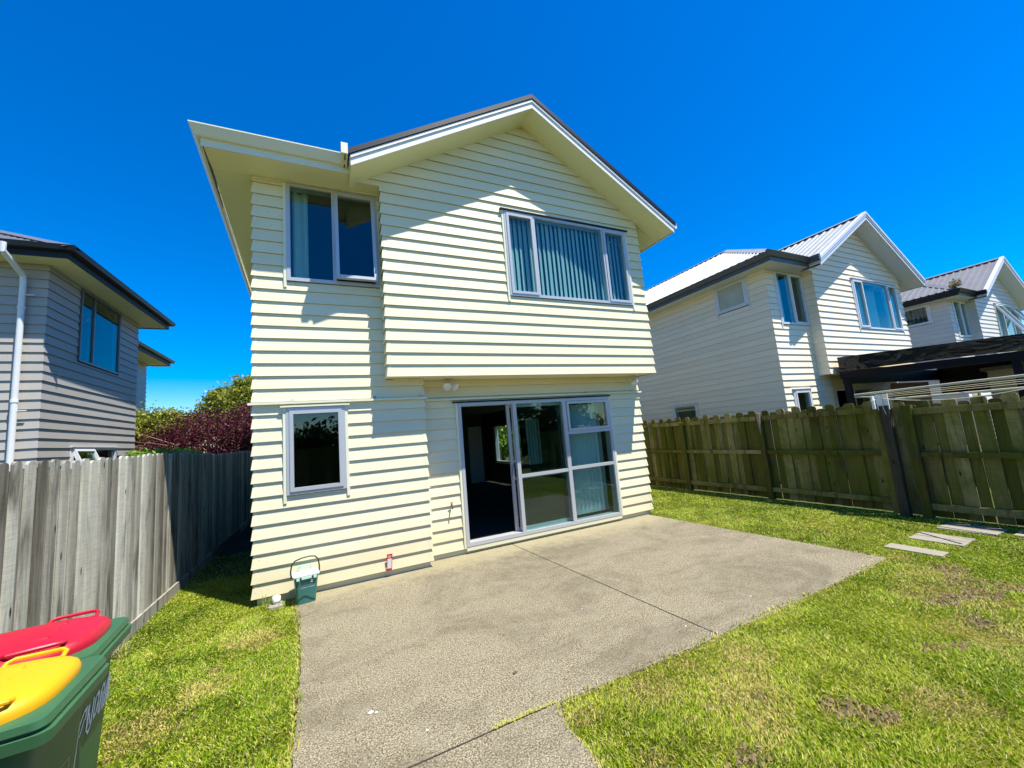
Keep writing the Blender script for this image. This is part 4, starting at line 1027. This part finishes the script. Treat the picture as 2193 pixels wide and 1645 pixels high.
# ------------------------------------------------------------------ food-waste caddy
def text_mesh(txt, size, name, mat, parent, loc, rot, extrude=.0006):
    cu = bpy.data.curves.new(name, 'FONT'); cu.body = txt; cu.size = size; cu.extrude = extrude; cu.align_x = 'CENTER'
    tmp = bpy.data.objects.new('tmp', cu); COL.objects.link(tmp); bpy.context.view_layer.update()
    me = bpy.data.meshes.new_from_object(tmp.evaluated_get(bpy.context.evaluated_depsgraph_get())); bpy.data.objects.remove(tmp)
    me.name = name; me.materials.clear(); me.materials.append(M[mat])
    o = bpy.data.objects.new(name, me); COL.objects.link(o); o.parent = parent; o.location = loc; o.rotation_euler = rot; return o
def caddy():
    t = empty('food_waste_caddy', (.53, -.20, 0), R_(8)); tag(t, 'small teal food waste caddy with mint lid and raised black handle by the house wall', 'food caddy')
    b = MB(); b.loft([rrect(.185, .17, .025, 0), rrect(.19, .175, .025, .02), rrect(.235, .22, .03, .27), rrect(.245, .225, .03, .295)]); b.build('body', M['caddy_green'], t, smooth=True)
    s = MB(); pts = [(-.092+.184*i/24, -.1035-.002, .092+.018*math.sin(i/24*6.0-.9)) for i in range(25)]
    s.tube(pts, .0035, 6, .5); s.build('wave_moulding', M['bin_green'], t)
    l = MB(); l.loft([rrect(.255, .235, .03, .283), rrect(.27, .245, .035, .29), rrect(.27, .245, .035, .306), rrect(.24, .21, .04, .318), rrect(.15, .12, .03, .322)])
    l.box(-.05, .05, -.128, -.115, .268, .29); l.box(-.10, -.07, -.128, -.118, .262, .288); l.box(.07, .10, -.128, -.118, .262, .288)
    lid = l.build('lid', M['caddy_lid'], t, smooth=True)
    h = MB(); ring(h, Frame((0, .04, 0), (1, 0, 0), (0, -1, 0)), -.072, .072, .318, .382, .016, -.012, .02); h.build('grip', M['caddy_lid'], lid, bevel=.004)
    p = MB(); arch = [(-.142, 0, .275), (-.148, .01, .34), (-.135, .03, .41), (-.10, .04, .445), (-.03, .045, .462), (.05, .045, .466), (.105, .04, .455), (.135, .03, .42), (.145, .012, .35), (.142, 0, .275)]
    p.tube(arch, .0075, 8, .5); p.build('handle', M['black_rubber'], t, smooth=True)
    tx = text_mesh('Food waste', .030, 'lettering', 'white_label', t, (.01, -.1015, .172), (R_(84.5), 0, 0))
    tx = text_mesh('Kitchen caddy', .013, 'lettering', 'white_label', t, (-.02, -.1055, .218), (R_(84.5), 0, 0))
    c = MB(); c.tube([(.035, -.109, .222), (.038, -.110, .236), (.052, -.1105, .242), (.066, -.110, .236), (.068, -.109, .222), (.035, -.109, .222)], .0016, 5); c.tube([(.044, -.109, .224), (.052, -.110, .232), (.06, -.109, .224)], .0016, 5)
    c.build('emblem', M['white_label'], t)
caddy()
def small_things():
    # white pipe cap in a concrete collar
    t = empty('drain_pipe_cap', (.235, -.13, 0)); tag(t, 'white plastic pipe cap in a concrete collar at the house corner', 'pipe cap')
    m = MB(); m.lathe([(.034, -.03), (.034, .05), (.043, .05), (.043, .09), (.036, .10), (.01, .102)], n=24); m.build('cap', M['pvc'], t, smooth=True)
    m = MB(); m.loft([rrect(.15, .15, .03, -.04), rrect(.15, .15, .03, .01), rrect(.12, .12, .03, .022)]); m.build('collar', M['paver'], t)
    # red and white packet on the wall
    t = empty('card_packet', (1.465, -.030, .08)); tag(t, 'slim red and white card packet propped against the cream boards', 'packet')
    T = Matrix.Rotation(R_(3), 4, 'Y') @ Matrix.Rotation(R_(4), 4, 'X')
    m = MB(); m.box(-.033, .033, -.006, .0, 0, .205, .5, T); m.build('card', M['red_label'], t)
    m = MB(); m.box(-.025, .025, -.0085, -.0065, .03, .148, .5, T); m.build('label_panel', M['white_label'], t)
    m = MB()
    for z in (.165, .178): m.box(-.02, .018, -.0085, -.0065, z, z+.006, .5, T)
    m.box(-.018, .012, -.0105, -.0088, .05, .055, .5, T @ Matrix.Rotation(R_(-50), 4, 'Y')); m.build('print', M['white_label'], t)
    # tap
    t = empty('garden_tap', (2.39, YD, .72)); tag(t, 'small garden tap on the cream boards left of the sliding door', 'tap')
    m = MB(); m.tube([(0, -.0, .0), (0, -.07, .0), (-.0, -.075, -.02), (0, -.078, -.045)], .010, 8); m.lathe([(.012, 0), (.012, .02), (.006, .022), (.006, .035)], (0, -.05, .005), 10); m.box(-.025, .025, -.055, -.045, .038, .045); m.build('spout', M['iron'], t)
    # spotlights under the overhang
    def spot(x, heads, lab):
        t = empty('spotlight', (x, .09, ZU+.008)); tag(t, lab, 'spotlight', 'spotlights under the overhanging bay')
        m = MB(); m.box(-.055, .055, -.03, .03, -.022, -.001); m.build('mounting_plate', M['cream_trim'], t, bevel=.004)
        for (dx, ry, rx) in heads:
            m = MB(); m.tube([(dx, 0, -.022), (dx, -.01, -.055)], .010, 8); T = Matrix.Rotation(R_(ry), 4, 'Y') @ Matrix.Rotation(R_(rx), 4, 'X')
            m.lathe([(.022, .06), (.034, .035), (.040, -.01), (.058, -.05), (.061, -.07), (.052, -.071), (.040, -.05)], (dx+(.02 if ry else 0), -.02, -.09), 20, T); m.build('lamp_head', M['pvc'], t, smooth=True)
    spot(2.42, ((-.04, 18, -58), (.05, -40, -35)), 'twin white spotlight under the overhanging bay left of the sliding door')
    spot(5.98, ((.0, 30, -20),), 'single white spotlight under the right end of the overhanging bay')
small_things()

# ------------------------------------------------------------------ light, sky, camera
to_sun = Vector((.71, -1, 2.82)).normalized()
sun = bpy.data.lights.new('sun', 'SUN'); sun.energy = 5.0; sun.angle = R_(.53); sun.color = (1, .955, .86)
so = bpy.data.objects.new('sun', sun); COL.objects.link(so); so.rotation_euler = to_sun.to_track_quat('Z', 'Y').to_euler()
w = bpy.data.worlds.new('World'); S.world = w; w.use_nodes = True; nt = w.node_tree; bg = nt.nodes['Background']
sk = nt.nodes.new('ShaderNodeTexSky'); sk.sky_type = 'NISHITA'; sk.sun_disc = False
sk.sun_elevation = math.asin(to_sun.z); sk.sun_rotation = math.atan2(to_sun.x, to_sun.y); sk.altitude = 0; sk.air_density = 1.0; sk.dust_density = .15; sk.ozone_density = 2.5
hs = nt.nodes.new('ShaderNodeHueSaturation'); hs.inputs['Saturation'].default_value = 1.85; hs.inputs['Value'].default_value = 1.15; hs.inputs['Hue'].default_value = .512
nt.links.new(sk.outputs[0], hs.inputs['Color']); nt.links.new(hs.outputs[0], bg.inputs['Color']); bg.inputs['Strength'].default_value = .105

cam = bpy.data.cameras.new('camera'); co = bpy.data.objects.new('camera', cam); COL.objects.link(co); S.camera = co
pi_, ro_, ya_ = R_(7.1859), R_(-4.845), R_(25.5722)
Fw = Vector((math.sin(ya_)*math.cos(pi_), math.cos(ya_)*math.cos(pi_), math.sin(pi_))); Rt = Vector((math.cos(ya_), -math.sin(ya_), 0)); Up = Rt.cross(Fw)
R2 = Rt*math.cos(ro_)+Up*math.sin(ro_); U2 = Up*math.cos(ro_)-Rt*math.sin(ro_)
co.matrix_world = Matrix(((R2.x, U2.x, -Fw.x, .7922), (R2.y, U2.y, -Fw.y, -5.5118), (R2.z, U2.z, -Fw.z, 1.6755), (0, 0, 0, 1)))
cam.sensor_width = 36; cam.lens = 839.14/2193*36; cam.clip_start = .05; cam.clip_end = 1000
vs = S.view_settings; vs.view_transform = 'Standard'; vs.look = 'None'; vs.exposure = 0.85; vs.gamma = 1; vs.use_curve_mapping = False
